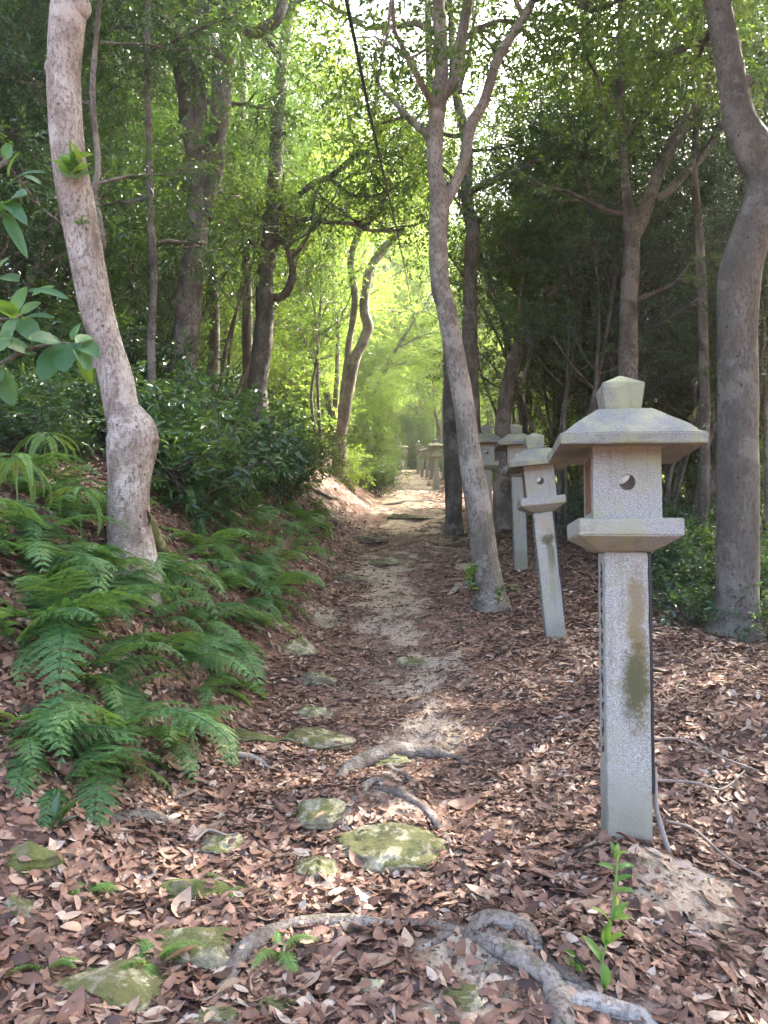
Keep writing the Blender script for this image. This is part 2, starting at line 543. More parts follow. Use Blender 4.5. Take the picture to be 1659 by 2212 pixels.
def stone_mat(name, stain=None, algae=.5, tone=1.0):
    """granite; stain: list of (x0, x1, z0, z1, colour) patches in the part's own space"""
    m, n, b = mat_new(name)
    tc = n.nodes.new("ShaderNodeTexCoord"); O = tc.outputs["Object"]
    oi = n.nodes.new("ShaderNodeObjectInfo")
    va = n.nodes.new("ShaderNodeVectorMath"); va.operation = 'ADD'
    cx = n.nodes.new("ShaderNodeCombineXYZ")
    for i in range(3): n.links.new(math_node(n, 'MULTIPLY', oi.outputs["Random"], 13.7 * (i + 1)), cx.inputs[i])
    n.links.new(O, va.inputs[0]); n.links.new(cx.outputs[0], va.inputs[1])
    Q = va.outputs[0]
    sp = noise_node(n, 330, 2, Q, .6)
    sp2 = noise_node(n, 110, 3, Q, .7)
    big = noise_node(n, 6, 5, Q, .6)
    c = ramp(n, [(.3, (.07 * tone, .066 * tone, .058 * tone)), (.43, (.25 * tone, .235 * tone, .21 * tone)), (.55, (.36 * tone, .34 * tone, .305 * tone)), (.7, (.56 * tone, .53 * tone, .49 * tone))])
    n.links.new(sp.outputs[0], c.inputs[0])
    c1 = mixc(n, maprange(n, sp2.outputs[0], .55, .68, 0, .6), c.outputs[0], (.15 * tone, .145 * tone, .13 * tone))
    c2 = mixc(n, maprange(n, big.outputs[0], .42, .66, 0, algae), c1, mixc(n, sp2.outputs[0], (.20, .20, .10), (.34, .34, .19)))
    b2 = noise_node(n, 2.4, 4, Q, .6)
    c2 = mixc(n, maprange(n, b2.outputs[0], .5, .68, 0, .4), c2, (.25, .22, .165))
    # rain streaks running down
    mp3 = n.nodes.new('ShaderNodeMapping'); mp3.inputs['Scale'].default_value = (30, 30, 2.2)
    n.links.new(Q, mp3.inputs[0])
    st3 = noise_node(n, 1.0, 4, mp3.outputs[0], .6)
    c2 = mixc(n, maprange(n, st3.outputs[0], .52, .72, 0, .45), c2, (.15, .135, .10))
    if stain:
        sx = n.nodes.new("ShaderNodeSeparateXYZ"); n.links.new(O, sx.inputs[0])
        wob = noise_node(n, 14, 5, O, .7)
        for (x, z, rx, rz, col, k) in stain:
            ex = math_node(n, 'DIVIDE', math_node(n, 'SUBTRACT', sx.outputs[0], x), rx)
            ez = math_node(n, 'DIVIDE', math_node(n, 'SUBTRACT', sx.outputs[2], z), rz)
            d = math_node(n, 'ADD', math_node(n, 'MULTIPLY', ex, ex), math_node(n, 'MULTIPLY', ez, ez))
            d = math_node(n, 'ADD', math_node(n, 'SQRT', d), math_node(n, 'MULTIPLY', math_node(n, 'SUBTRACT', wob.outputs[0], .5), 1.9))
            d = math_node(n, 'ADD', d, math_node(n, 'MULTIPLY', math_node(n, 'SUBTRACT', sp2.outputs[0], .5), 1.7))
            c2 = mixc(n, maprange(n, d, 1.45, .5, 0, k), c2, col)
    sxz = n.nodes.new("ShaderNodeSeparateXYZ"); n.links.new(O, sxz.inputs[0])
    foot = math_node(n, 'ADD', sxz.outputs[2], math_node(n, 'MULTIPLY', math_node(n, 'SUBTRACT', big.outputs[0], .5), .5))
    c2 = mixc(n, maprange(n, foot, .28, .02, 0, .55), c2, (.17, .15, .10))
    n.links.new(c2, b.inputs["Base Color"])
    b.inputs["Roughness"].default_value = .85
    b.inputs["Specular IOR Level"].default_value = .25
    bump(n, b, math_node(n, 'ADD', sp.outputs[0], sp2.outputs[0]), .35, .004)
    return m
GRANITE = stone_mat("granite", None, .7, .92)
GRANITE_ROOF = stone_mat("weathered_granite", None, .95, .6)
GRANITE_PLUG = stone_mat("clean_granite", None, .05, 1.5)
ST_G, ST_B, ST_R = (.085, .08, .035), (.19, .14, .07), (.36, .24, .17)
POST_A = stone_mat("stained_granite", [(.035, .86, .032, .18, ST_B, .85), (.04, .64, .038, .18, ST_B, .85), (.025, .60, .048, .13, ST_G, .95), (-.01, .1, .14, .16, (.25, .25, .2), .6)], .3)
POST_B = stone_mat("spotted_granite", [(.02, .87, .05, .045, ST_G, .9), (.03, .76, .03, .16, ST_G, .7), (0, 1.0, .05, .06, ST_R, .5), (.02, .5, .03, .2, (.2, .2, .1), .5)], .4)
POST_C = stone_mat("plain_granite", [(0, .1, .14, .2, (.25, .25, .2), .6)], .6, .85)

def flat_mat(name, col, rough=.6, metal=0.0, nscale=0, var=.3):
    m, n, b = mat_new(name)
    if nscale:
        tc = n.nodes.new("ShaderNodeTexCoord")
        nz = noise_node(n, nscale, 4, tc.outputs["Object"])
        n.links.new(mixc(n, nz.outputs[0], tuple(c * (1 - var) for c in col), tuple(min(1, c * (1 + var)) for c in col)), b.inputs["Base Color"])
    else: b.inputs["Base Color"].default_value = (*col, 1)
    b.inputs["Roughness"].default_value = rough; b.inputs["Metallic"].default_value = metal
    return m
WOOD = flat_mat("weathered_wood", (.17, .09, .05), .8, 0, 30)
BLACK = flat_mat("black_rubber", (.012, .012, .013), .5, 0, 20)
INK = flat_mat("dark_engraving", (.02, .02, .03), .8)
PIPE = flat_mat("grey_pipe", (.2, .175, .155), .6, 0, 20)
CEMENT = flat_mat("rough_cement", (.23, .19, .165), .95, 0, 70, .6)
STEEL = flat_mat("galvanised_steel", (.35, .42, .42), .45, .6, 20)
POLE = flat_mat("pole_concrete", (.25, .22, .19), .9, 0, 8)
STEM_GREEN = flat_mat("green_stem", (.12, .2, .05), .5, 0, 20)
TWIG = flat_mat("grey_twig", (.24, .19, .16), .85, 0, 40)

# ------------------------------------------------------------------ ground
BARE_PX = [(980, 2090, 120, 70), (1010, 2180, 110, 40), (850, 1860, 60, 40), (870, 1370, 50, 45), (930, 1430, 55, 40), (830, 1255, 60, 50), (880, 1295, 40, 40),
           (940, 1520, 50, 40), (1460, 1890, 80, 40), (880, 1080, 60, 25), (870, 1130, 60, 20), (890, 1040, 40, 14), (920, 1470, 40, 40),
           (700, 1330, 35, 25), (830, 1480, 40, 30), (1150, 1660, 30, 20), (860, 1700, 50, 25), (850, 1610, 50, 20)]
BARE = []
for (px, py, wx, wy) in BARE_PX:
    c = hit(px, py); e = hit(px + wx, py); g2 = hit(px, py - wy)
    BARE.append((c.x, c.y, abs(e.x - c.x), max(.06, abs(g2.y - c.y))))

def bare(x, y):
    m = np.zeros_like(np.asarray(x, float))
    w = fbm(np.asarray(x) * 5, np.asarray(y) * 5, o=4, seed=41)
    for (cx_, cy_, rx, ry) in BARE:
        d = np.sqrt(((x - cx_) / rx) ** 2 + ((y - cy_) / ry) ** 2) + .75 * w
        m = np.maximum(m, 1 - sstep(.65, 1.15, d))
    u = x - path_x(y)
    far = np.exp(-((u - .08 * np.sin(y * .9)) / (.26 + .2 * sstep(6, 14, y))) ** 2) * sstep(3.2, 6.0, y)
    m = np.maximum(m, far * sstep(-.35, .45, w) * (.12 + .42 * sstep(9, 20, y)))
    return m

xs = np.concatenate([-np.geomspace(400, 5.2, 26), np.arange(-5, 4.5, .065), np.geomspace(4.6, 400, 28)])
ys = np.concatenate([-np.geomspace(120, 1.0, 14), np.arange(-.5, 13, .065), np.geomspace(13.1, 70, 130), np.geomspace(71, 500, 24)])
X, Y = np.meshgrid(xs, ys)
Z = gz(X, Y)
gm = MB()
nx, ny = len(xs), len(ys)
i, j = np.meshgrid(np.arange(nx - 1), np.arange(ny - 1))
i = i.ravel(); j = j.ravel()
gm.add(np.stack([X, Y, Z], -1).reshape(-1, 3), np.stack([j * nx + i, j * nx + i + 1, (j + 1) * nx + i + 1, (j + 1) * nx + i], -1))
ground = gm.obj("ground", GROUND, None, True)
ba = ground.data.attributes.new("bare", 'FLOAT', 'POINT')
ba.data.foreach_set("value", bare(X, Y).ravel().astype(np.float32))
tag(ground, "sloping forest floor with a worn sandy path climbing between banks", "ground", kind="structure")

# ------------------------------------------------------------------ stone lanterns
seed_c = 0
def seed_c_step():
    global seed_c
    seed_c += 1

def bm_obj(name, bm, mat, parent, bev=0.0, jit=0.0, chip=False):
    if chip:
        bmesh.ops.subdivide_edges(bm, edges=[e for e in bm.edges if e.calc_length() > .05], cuts=5, use_grid_fill=True)
        bmesh.ops.recalc_face_normals(bm, faces=bm.faces); bm.normal_update()
        for v in bm.verts:
            sharp = max([e.calc_face_angle(0) for e in v.link_edges] or [0])
            q = v.co * 9
            nz = float(vnoise(np.array([q.x + seed_c * 7.3]), np.array([q.y]), np.array([q.z]), 3)[0])
            nz2 = float(vnoise(np.array([q.x * 3.7 + seed_c]), np.array([q.y * 3.7]), np.array([q.z * 3.7]), 5)[0])
            d = .0012 * nz
            if sharp > .35: d -= .0035 * abs(nz2) + (.010 * (nz2 - .45) / .55 if nz2 > .45 else 0)
            v.co += v.normal * d
        seed_c_step()
    if bev:
        bmesh.ops.bevel(bm, geom=[e for e in bm.edges if e.calc_face_angle(0) > .3], offset=bev, segments=2, affect='EDGES', clamp_overlap=True)
    if jit:
        for v in bm.verts: v.co += Vector((random.gauss(0, jit), random.gauss(0, jit), random.gauss(0, jit)))
    bmesh.ops.recalc_face_normals(bm, faces=bm.faces)
    me = bpy.data.meshes.new(name); bm.to_mesh(me); bm.free()
    me.materials.append(mat)
    return link(name, me, parent)

def frustum(layers, rot=0):
    """square sections: list of (half, z)"""
    bm = bmesh.new(); rings = []
    for h, z in layers:
        if h <= 0: rings.append([bm.verts.new((0, 0, z))]); continue
        rings.append([bm.verts.new((sx * h, sy * h, z)) for sx, sy in ((-1, -1), (1, -1), (1, 1), (-1, 1))])
    bm.faces.new(rings[0][::-1]) if len(rings[0]) == 4 else None
    for a, b in zip(rings[:-1], rings[1:]):
        for k in range(4):
            k2 = (k + 1) % 4
            if len(b) == 1: bm.faces.new((a[k], a[k2], b[0]))
            else: bm.faces.new((a[k], a[k2], b[k2], b[k]))
    if len(rings[-1]) == 4: bm.faces.new(rings[-1])
    return bm

def panel(bm, outer, holes, M):
    """flat panel with holes, thickness along local y (0 .. t); M maps to lantern space"""
    t = M[1]; T = M[0]
    loops = [outer] + holes
    flat = [Vector((x, 0, z)) for lp in loops for x, z in lp]
    tris = tessellate_polygon([[Vector((x, z, 0)) for x, z in lp] for lp in loops])
    A = [bm.verts.new(T @ v) for v in flat]
    B = [bm.verts.new(T @ (v + Vector((0, t, 0)))) for v in flat]
    for a, b, c in tris:
        bm.faces.new((A[a], A[b], A[c])); bm.faces.new((B[c], B[b], B[a]))
    s = 0
    for lp in loops:
        n = len(lp)
        for k in range(n):
            k2 = (k + 1) % n
            bm.faces.new((A[s + k], A[s + k2], B[s + k2], B[s + k]))
        s += n

def circ(cx_, cz, r, n=28): return [(cx_ + r * math.cos(2 * math.pi * k / n), cz + r * math.sin(2 * math.pi * k / n)) for k in range(n)]

PH = 1.105      # visible height of the post
def make_lantern(loc, yaw, lean, post_mat, label, scale=1.0, fancy=False, post_h=PH):
    root = empty("stone_lantern", loc, (lean[0], lean[1], yaw))
    root.scale = (scale,) * 3
    tag(root, label, "stone lantern", "stone lanterns along the path")
    hw = .081
    bm = frustum([(hw * 1.03, -.35), (hw, post_h)])
    bmesh.ops.subdivide_edges(bm, edges=[e for e in bm.edges if abs(e.verts[0].co.z - e.verts[1].co.z) > .5], cuts=8)
    post = bm_obj("post", bm, post_mat, root, .004, 0, True)
    z = post_h
    bm = frustum([(.098, z), (.190, z + .056), (.190, z + .122)])
    bm_obj("platform", bm, GRANITE, root, .004, 0, True)
    z += .122
    H = .278; w = .126; t = .036
    bm = bmesh.new()
    hole = circ(.0, .135 + .005, .031)
    sq = [(-w, 0), (w, 0), (w, H), (-w, H)]
    panel(bm, sq, [hole[::-1]], (Matrix.Translation((0, -w, z)), t))
    panel(bm, sq, [], (Matrix.Translation((0, w - t, z)), t))
    sd_ = [(-w + t, 0), (w - t, 0), (w - t, H), (-w + t, H)]
    win = [(-.06, .045), (.06, .045), (.06, .225), (-.06, .225)]
    panel(bm, sd_, [win[::-1]], (Matrix.Translation((-w, 0, z)) @ Matrix.Rotation(-math.pi / 2, 4, 'Z'), t))
    panel(bm, sd_, [win[::-1]], (Matrix.Translation((w, 0, z)) @ Matrix.Rotation(math.pi / 2, 4, 'Z'), t))
    box = bm_obj("fire_box", bm, GRANITE, root)
    # the stone left in the round opening, so that a crescent stays open
    pts = []
    c1, r1 = (0, .14), .0335; c2, r2 = (-.026, .172), .038
    for p in circ(*c1, r1, 60):
        if math.hypot(p[0] - c2[0], p[1] - c2[1]) <= r2: pts.append(p)
    for p in circ(*c2, r2, 60):
        if math.hypot(p[0] - c1[0], p[1] - c1[1]) < r1: pts.append(p)
    mx_ = sum(p[0] for p in pts) / len(pts); mz_ = sum(p[1] for p in pts) / len(pts)
    pts.sort(key=lambda p: math.atan2(p[1] - mz_, p[0] - mx_))
    bm = bmesh.new()
    panel(bm, pts, [], (Matrix.Translation((0, -w + .006, z)), .022))
    bm_obj("moon_plug", bm, GRANITE_PLUG, box)
    if fancy:
        for sgn in (-1,):
            bm = bmesh.new()
            T = Matrix.Translation((sgn * (w + .004), 0, z)) @ Matrix.Rotation(sgn * math.pi / 2, 4, 'Z')
            panel(bm, [(-.072, .032), (.072, .032), (.072, .24), (-.072, .24)], [[(-.052, .055), (-.052, .215), (.052, .215), (.052, .055)]], (T, .02))
            panel(bm, [(-.006, .0553), (.006, .0553), (.006, .2147), (-.006, .2147)], [], (T @ Matrix.Translation((0, .004, 0)), .012))
            bm_obj("window_frame", bm, WOOD, box, 0)
    z += H
    bm = frustum([(.124, z), (.150, z + .003), (.261, z - .014), (.266, z + .028), (.104, z + .150), (.098, z + .153)])
    rf = bm_obj("roof", bm, GRANITE_ROOF, root, .004, 0, True)
    z += .151
    bm = frustum([(.068, z), (.083, z + .108), (0, z + .158)])
    bm_obj("finial", bm, GRANITE_ROOF, root, .003, 0, True)
    if fancy:
        bm = bmesh.new()
        bmesh.ops.create_cube(bm, size=1, matrix=Matrix.Translation((hw + .008, -hw + .03, post_h / 2 + .1)) @ Matrix.Diagonal((.013, .035, post_h - .21, 1)))
        bm_obj("conduit", bm, BLACK, root, .003)
        bm = bmesh.new()
        rr = random.Random(5)
        zz = post_h - .07
        while zz > .35:
            if rr.random() < .82:
                for k in range(rr.randint(4, 7)):
                    hz = rr.random() < .5
                    a_, b_ = (.034, .005) if hz else (.005, .03)
                    a_ *= rr.uniform(.5, 1); b_ *= rr.uniform(.6, 1)
                    M = Matrix.Translation((-hw - .001 - .0006 * k, rr.uniform(-.014, .014) - .015, zz + rr.uniform(-.017, .017))) @ Matrix.Rotation(rr.gauss(0, .3), 4, 'X') @ Matrix.Diagonal((.002, a_, b_, 1))
                    bmesh.ops.create_cube(bm, size=1, matrix=M)
                zz -= .052
            else: zz -= .09
        bm_obj("lettering", bm, INK, post)
    return root

def lantern_px(bx, by, Y, yaw, lean, mat, label, fancy=False, scale=1.0, sink=0.0):
    p = at(bx, by, Y)
    return make_lantern((p.x, p.y, p.z - sink), R(yaw), (R(lean[0]), R(lean[1])), mat, label, scale, fancy)

L1 = lantern_px(1353, 1822, 3.02, -7, (0, .7), POST_A, "tallest looking stone lantern with a long brown and green stain down its post", True)
L2 = lantern_px(1200, 1384, 6.45, -5, (0, -5.0), POST_B, "tilted stone lantern with a dark moss spot and orange blotch on its post", True, .97)
L3 = lantern_px(1124, 1215, 9.8, -3, (0, -1.2), POST_C, "upright stone lantern behind the tilted one, rubble at its foot", True, .99)
p4 = at(1049, 916, 12.4)
L4 = make_lantern((p4.x, 12.4, gz1(p4.x, 12.4) - .02), R(-3), (0, 0), POST_C, "stone lantern half hidden behind the pale forked trunk", 1.0, False)
L4.scale = (1, 1, (p4.z - L4.location.z) / 1.814)
far_l = [(863, 954, 62, "far stone lantern by the stump, mostly covered by a bush"),
         (876, 958, 58, "far slim stone lantern alone at the bend where the path ends"),
         (903, 952, 52, "far stone lantern at the back end of the dense far row"),
         (911, 964, 47, "far stone lantern with a low roof, first in front of the dense far row"),
         (922, 961, 46, "far stone lantern in the middle of the dense far row"),
         (931, 949, 41, "far stone lantern with a dark finial beside the leafy sprig"),
         (943, 947, 30, "mid distance stone lantern with leaves of a sprig before its roof")]
for (px, py, Yd, lab) in far_l:
    c = copy_tree(L4)
    p = at(px, py, Yd)
    zb = gz1(p.x, Yd) - .05
    c.location = (p.x, Yd, zb); c.rotation_euler = (random.gauss(0, .02), random.gauss(0, .02), random.gauss(0, .12))
    s = (p.z - zb) / 1.814
    c.scale = (max(.85, min(1.15, s)),) * 2 + (s,)
    c["label"] = lab

# cement footing and the grey pipe at the foot of the front lantern
bm = bmesh.new()
bmesh.ops.create_icosphere(bm, subdivisions=4, radius=1)
for v in bm.verts:
    d = 1 + .25 * float(fbm(np.array([v.co.x * 2]), np.array([v.co.y * 2]), np.array([v.co.z * 2]), o=4)[0])
    v.co = Vector((v.co.x * .21 * d + .05, v.co.y * .17 * d - .06, v.co.z * .05 * d - .035 - max(0, v.co.x) * .04))
ft = bm_obj("footing", bm, CEMENT, L1)
for pl in ft.data.polygons: pl.use_smooth = True
mb = MB()
pp = catmull([(.098, -.05, .30), (.101, -.05, .16), (.122, -.06, .06), (.15, -.075, -.03)], 5)
tube(mb, pp, np.linspace(.008, .011, len(pp)), 8)
mb.obj("pipe", PIPE, L1, True)

# ------------------------------------------------------------------ hero trees
def stem_px(pts, Y0, Y1=None):
    """pixel outline of a stem -> world points (from the ground up) and radii; Y runs from Y0 (foot) to Y1 (top)"""
    if Y1 is None: Y1 = Y0
    n = len(pts); P, rad = [], []
    y0 = pts[0][1]; y1 = pts[-1][1]
    for (x, y, w) in pts:
        t = (y - y0) / (y1 - y0) if y1 != y0 else 0
        p = at(x, y, Y0 + (Y1 - Y0) * t)
        P.append(p); rad.append(w / 2 * depth(p) / F)
    return [np.array(p) for p in P], rad

def smooth_stem(P, rad, per=6):
    C = catmull(np.column_stack([np.array(P), np.array(rad)]), per)
    return C[:, :3], np.maximum(C[:, 3], .004)

def to_ground(P, rad, flare=1.35):
    p = P[0]; g = gz1(p[0], p[1])
    if p[2] > g + .1:
        P.insert(0, np.array([p[0], p[1], g - .02])); rad.insert(0, rad[0] * flare)
        P.insert(0, np.array([p[0], p[1], g - .3])); rad.insert(0, rad[0] * 1.1)
    else:
        P.insert(0, np.array([p[0], p[1], min(p[2] - .3, g - .3)])); rad.insert(0, rad[0] * flare)
    return P, rad

def hero(name_label, stems, bark, Y0, Y1=None, ext=5.0, limbs=8, limb_len=2.2, leaf=LEAF_MID, ntw=500, seed=1, seg=14, lump=.10, group=None,
         leafL=.09, leafW=.036, t0=.6, knobs=(), extra=(), low=0, jit=.28):
    """stems: list of pixel outlines, the first from the ground, the others start on it. Crown grows from the stems' upper ends."""
    r = np.random.default_rng(seed)
    P0, R0 = stem_px(stems[0], Y0, Y1)
    P0, R0 = to_ground(P0, R0)
    base = np.array([P0[1][0], P0[1][1], gz1(P0[1][0], P0[1][1])])
    root = empty("tree", base)
    tag(root, name_label, "tree", group)
    mb = MB(); lf = MB(); A, Dd = [], []
    allst = []
    for k, st in enumerate(stems):
        if k == 0: P, Rr = P0, R0
        else:
            yy = st[0][1]
            if len(st[0]) > 3: Ys = st[0][3]
            else: Ys = Y0 if Y1 is None else Y0 + (Y1 - Y0) * (yy - stems[0][0][1]) / (stems[0][-1][1] - stems[0][0][1])
            P, Rr = stem_px([s[:3] for s in st], Ys, Ys + (0 if Y1 is None else (Y1 - Y0) * .3))
        if ext > 0 and st[-1][1] < 40:
            d = unit(P[-1] - P[-2]); q = P[-1]; rr = Rr[-1]
            for e in range(4):
                d = unit(d * .8 + r.normal(0, .13, 3) + np.array([0, 0, .25]))
                q = q + d * ext / 4; rr *= .72
                P.append(q); Rr.append(rr)
        S, sr = smooth_stem(P, Rr)
        allst.append((S, sr))
        tube(mb, S - base, sr, seg, lump, 5.0, seed + k)
    for (px, py, w, dx, dy) in knobs:      # burls: a short fat stub
        Yk = Y0 if Y1 is None else Y0 + (Y1 - Y0) * (py - stems[0][0][1]) / (stems[0][-1][1] - stems[0][0][1])
        p = np.array(at(px, py, Yk)); e = np.array(at(px + dx, py + dy, Yk - .06))
        rr = w / 2 * depth(p) / F
        pts = np.array([p, p + (e - p) * .45, p + (e - p) * .8, e]) - base
        S, sr = smooth_stem(pts, [rr * 1.25, rr * 1.1, rr * .85, rr * .25], 4)
        tube(mb, S, sr, 12, .12, 9, seed + 50)
    for S, sr in allst:
        a, d = grow(mb, S - base, sr, t0, limbs, limb_len, r)
        A.append(a); Dd.append(d)
    if low:
        S, sr = allst[0]
        a, d = grow(mb, S - base, sr, .3, low, limb_len * .8, r, elev=(-.1, .4))
        A.append(a); Dd.append(d)
    A = np.vstack(A); Dd = np.vstack(Dd)
    C, D = twigs_from(A, Dd, int(2.3 * ntw * len(allst)), jit, r)
    sprays(lf, C, D, 9, .3, leafL, leafW, r, 4)
    mb.obj("trunk", bark, root, True)
    lf.obj("crown", leaf, root)
    return root, base

# the pale leaning tree with a burl
T1, T1b = hero("pale leaning tree with a big burl near its foot among the ferns",
    [[(283, 1185, 104), (278, 1131, 92), (277, 1095, 88), (279, 1040, 89), (283, 986, 101), (286, 940, 108), (272, 905, 86), (263, 885, 74), (252, 822, 72), (236, 764, 66), (221, 713, 69),
      (206, 655, 71), (185, 545, 73), (165, 436, 75), (147, 327, 70), (139, 218, 71), (140, 109, 70), (150, 0, 75), (160, -60, 74)]],
    BARK_PALE, 5.0, 4.9, 5, 9, 2.0, LEAF_DARK, 600, 3, 28, .045, t0=.86,
    knobs=[(312, 948, 46, 20, -6), (128, 150, 40, -30, -6), (160, 20, 50, 26, -16), (262, 812, 26, 2, 10)])
# buttress roots of that tree
mb = MB()
for pts, w0 in (([(318, 1150), (345, 1200), (385, 1250), (420, 1290)], .09), ([(300, 1150), (318, 1190), (322, 1240)], .085)):
    Q = []
    for k, (x, y) in enumerate(pts):
        h = hit(x, y)
        q = np.array(h) + np.array([0, 0, .03])
        Q.append(q)
    Q[0] = np.array(at(pts[0][0] - 20, pts[0][1] - 30, 4.95))
    S, sr = smooth_stem(Q, np.linspace(w0, .035, len(Q)), 6)
    tube(mb, S - T1b, sr, 10, .15, 8, 4)
mb.obj("mossy_root", MOSS, T1, True)

hero("dark tree with three close stems and a limb bending over the path",
     [[(398, 900, 60), (396, 800, 58), (405, 700, 54), (415, 600, 52), (425, 500, 48), (428, 418, 44), (432, 330, 34), (432, 218, 32), (425, 130, 31), (432, 60, 32), (440, -40, 30)],
      [(428, 430, 30), (412, 300, 34), (400, 200, 38), (394, 110, 40), (395, 0, 40), (392, -50, 38)],
      [(440, 470, 36), (462, 380, 36), (470, 290, 38), (478, 200, 44), (484, 120, 50), (494, 40, 46), (505, -40, 40)],
      [(490, 90, 30), (525, 70, 27), (560, 66, 25), (590, 50, 24), (606, 25, 23), (614, -20, 22)]],
     BARK_DARK, 10.5, 10.5, 4, 7, 2.4, LEAF_DARK, 300, 5, 14, .10, low=2)
hero("slim brown tree with lit trunk edge between the dark stems and the forked sunlit tree",
     [[(556, 850, 46), (562, 780, 44), (572, 690, 38), (572, 618, 36), (582, 520, 36), (590, 430, 33), (596, 346, 32), (603, 218, 28), (613, 109, 24), (632, 0, 20), (640, -40, 18)],
      [(570, 640, 16), (610, 640, 18), (632, 600, 18), (628, 560, 14), (618, 520, 10), (640, 460, 8)],
      [(596, 455, 14), (640, 425, 13), (679, 396, 13), (712, 382, 12), (752, 349, 11), (777, 331, 10), (821, 338, 9), (875, 331, 8), (930, 326, 6)],
      [(676, 398, 9), (715, 389, 9), (752, 418, 8), (803, 424, 8), (839, 411, 6), (885, 380, 4)],
      [(588, 540, 11), (650, 476, 10), (710, 480, 9), (766, 485, 9), (803, 498, 8), (872, 496, 5)]],
     BARK_DARK, 13.5, 13.5, 4, 8, 2.2, LEAF_MID, 200, 7, 12, .12, low=4)
hero("two stemmed tree with a sunlit trunk on the bank beside the far path",
     [[(731, 1016, 36), (735, 956, 26), (740, 906, 24), (741, 857, 17), (749, 790, 15), (754, 741, 14), (762, 691, 14), (766, 636, 15), (757, 567, 15), (773, 509, 14), (799, 473, 11), (817, 451, 9), (840, 420, 6)],
      [(740, 920, 20), (746, 900, 20), (755, 840, 21), (768, 774, 22), (788, 728, 22), (796, 706, 23), (788, 675, 21), (788, 640, 20), (799, 582, 19), (828, 538, 18), (857, 509, 16), (872, 487, 14), (885, 440, 10), (880, 390, 7)]],
     BARK_GREY, 20, 20, 0, 6, 2.6, LEAF_LIGHT, 380, 9, 12, .10, t0=.72)
hero("grey tree rooted in the path edge, forked high into three stems",
     [[(1060, 1308, 86), (1057, 1287, 70), (1045, 1190, 60), (1033, 1088, 56), (1015, 989, 50), (1004, 890, 46), (987, 790, 44), (975, 724, 43), (962, 658, 43), (950, 618, 41), (946, 509, 40), (950, 430, 42),
       (940, 364, 34), (941, 291, 36), (948, 218, 34), (954, 145, 29), (952, 60, 27), (951, -40, 26)],
      [(948, 225, 26), (962, 200, 26), (981, 170, 25), (995, 91, 24), (1012, 0, 24), (1018, -40, 22)],
      [(955, 450, 26), (973, 418, 24), (988, 385, 22), (1003, 345, 23), (1017, 273, 24), (1046, 218, 23), (1072, 135, 22), (1101, 84, 20), (1137, 29, 18), (1160, -20, 17)]],
     BARK_GREY, 7.8, 7.8, 4.5, 8, 2.4, LEAF_MID, 420, 13, 20, .05, knobs=[(1008, 940, 14, 4, 2)])
hero("dark knobbly tree standing close behind the forked grey tree",
     [[(1030, 1100, 26), (1024, 900, 26), (1020, 824, 26), (1017, 774, 34), (1013, 691, 31), (1015, 727, 30), (1017, 582, 29), (1022, 500, 34), (1012, 450, 27), (1008, 418, 26), (1010, 327, 24), (1000, 273, 22), (985, 200, 18), (977, 127, 15), (972, 0, 12)],
      [(1012, 415, 15), (1057, 393, 15), (1115, 368, 14), (1175, 345, 13), (1222, 338, 11), (1290, 342, 8), (1350, 350, 5)]],
     BARK_DARK, 12.8, 12.8, 4, 8, 2.4, LEAF_MID, 500, 15, 14, .12, knobs=[(1028, 478, 18, 10, -6)], low=3)
hero("straight dark trunk with climbing leaves just behind the path edge tree",
     [[(980, 1158, 44), (979, 1080, 36), (977, 989, 36), (974, 890, 34), (972, 800, 30), (968, 700, 26), (955, 560, 22), (945, 400, 20), (930, 200, 17), (925, 0, 14)]],
     BARK_DARK, 13.6, 13.6, 4, 8, 2.4, LEAF_DARK, 500, 17, 12, .08)
hero("pale leaning trunk behind the two middle lanterns",
     [[(1085, 1100, 40), (1085, 956, 36), (1094, 857, 34), (1117, 764, 32), (1157, 691, 33), (1200, 636, 28), (1230, 596, 24), (1262, 520, 18), (1280, 440, 14), (1290, 330, 10), (1300, 200, 8)],
      [(1098, 850, 12), (1112, 764, 10), (1128, 618, 10), (1150, 527, 9), (1164, 455, 8), (1158, 400, 6)],
      [(1130, 830, 12), (1146, 756, 10), (1168, 655, 10), (1175, 582, 9), (1193, 542, 8), (1225, 525, 7), (1260, 500, 5)]],
     BARK_GREY, 14.5, 14.5, 0, 8, 2.4, LEAF_MID, 380, 19, 12, .08, t0=.45)
hero("tall V shaped tree behind the stained lantern, one stem leaning away",
     [[(1352, 1150, 46), (1356, 900, 42), (1357, 760, 40), (1359, 655, 38), (1364, 560, 36), (1364, 491, 34), (1353, 418, 19), (1346, 327, 18), (1340, 218, 16), (1340, 109, 15), (1342, -30, 14)],
      [(1366, 520, 28), (1380, 490, 30), (1393, 455, 30), (1419, 382, 28), (1448, 320, 27), (1491, 247, 25), (1524, 182, 22), (1535, 127, 18), (1550, 60, 16), (1570, -30, 14)],
      [(1410, 430, 18), (1433, 420, 20), (1480, 375, 19), (1531, 316, 18), (1570, 250, 14), (1620, 190, 11), (1680, 120, 9)],
      [(1345, 300, 12), (1390, 240, 12), (1420, 160, 11), (1450, 110, 10), (1500, 60, 9), (1540, 10, 8)]],
     BARK_DARK, 10.5, 10.5, 4, 8, 2.3, LEAF_MID, 220, 21, 12, .12, low=5)
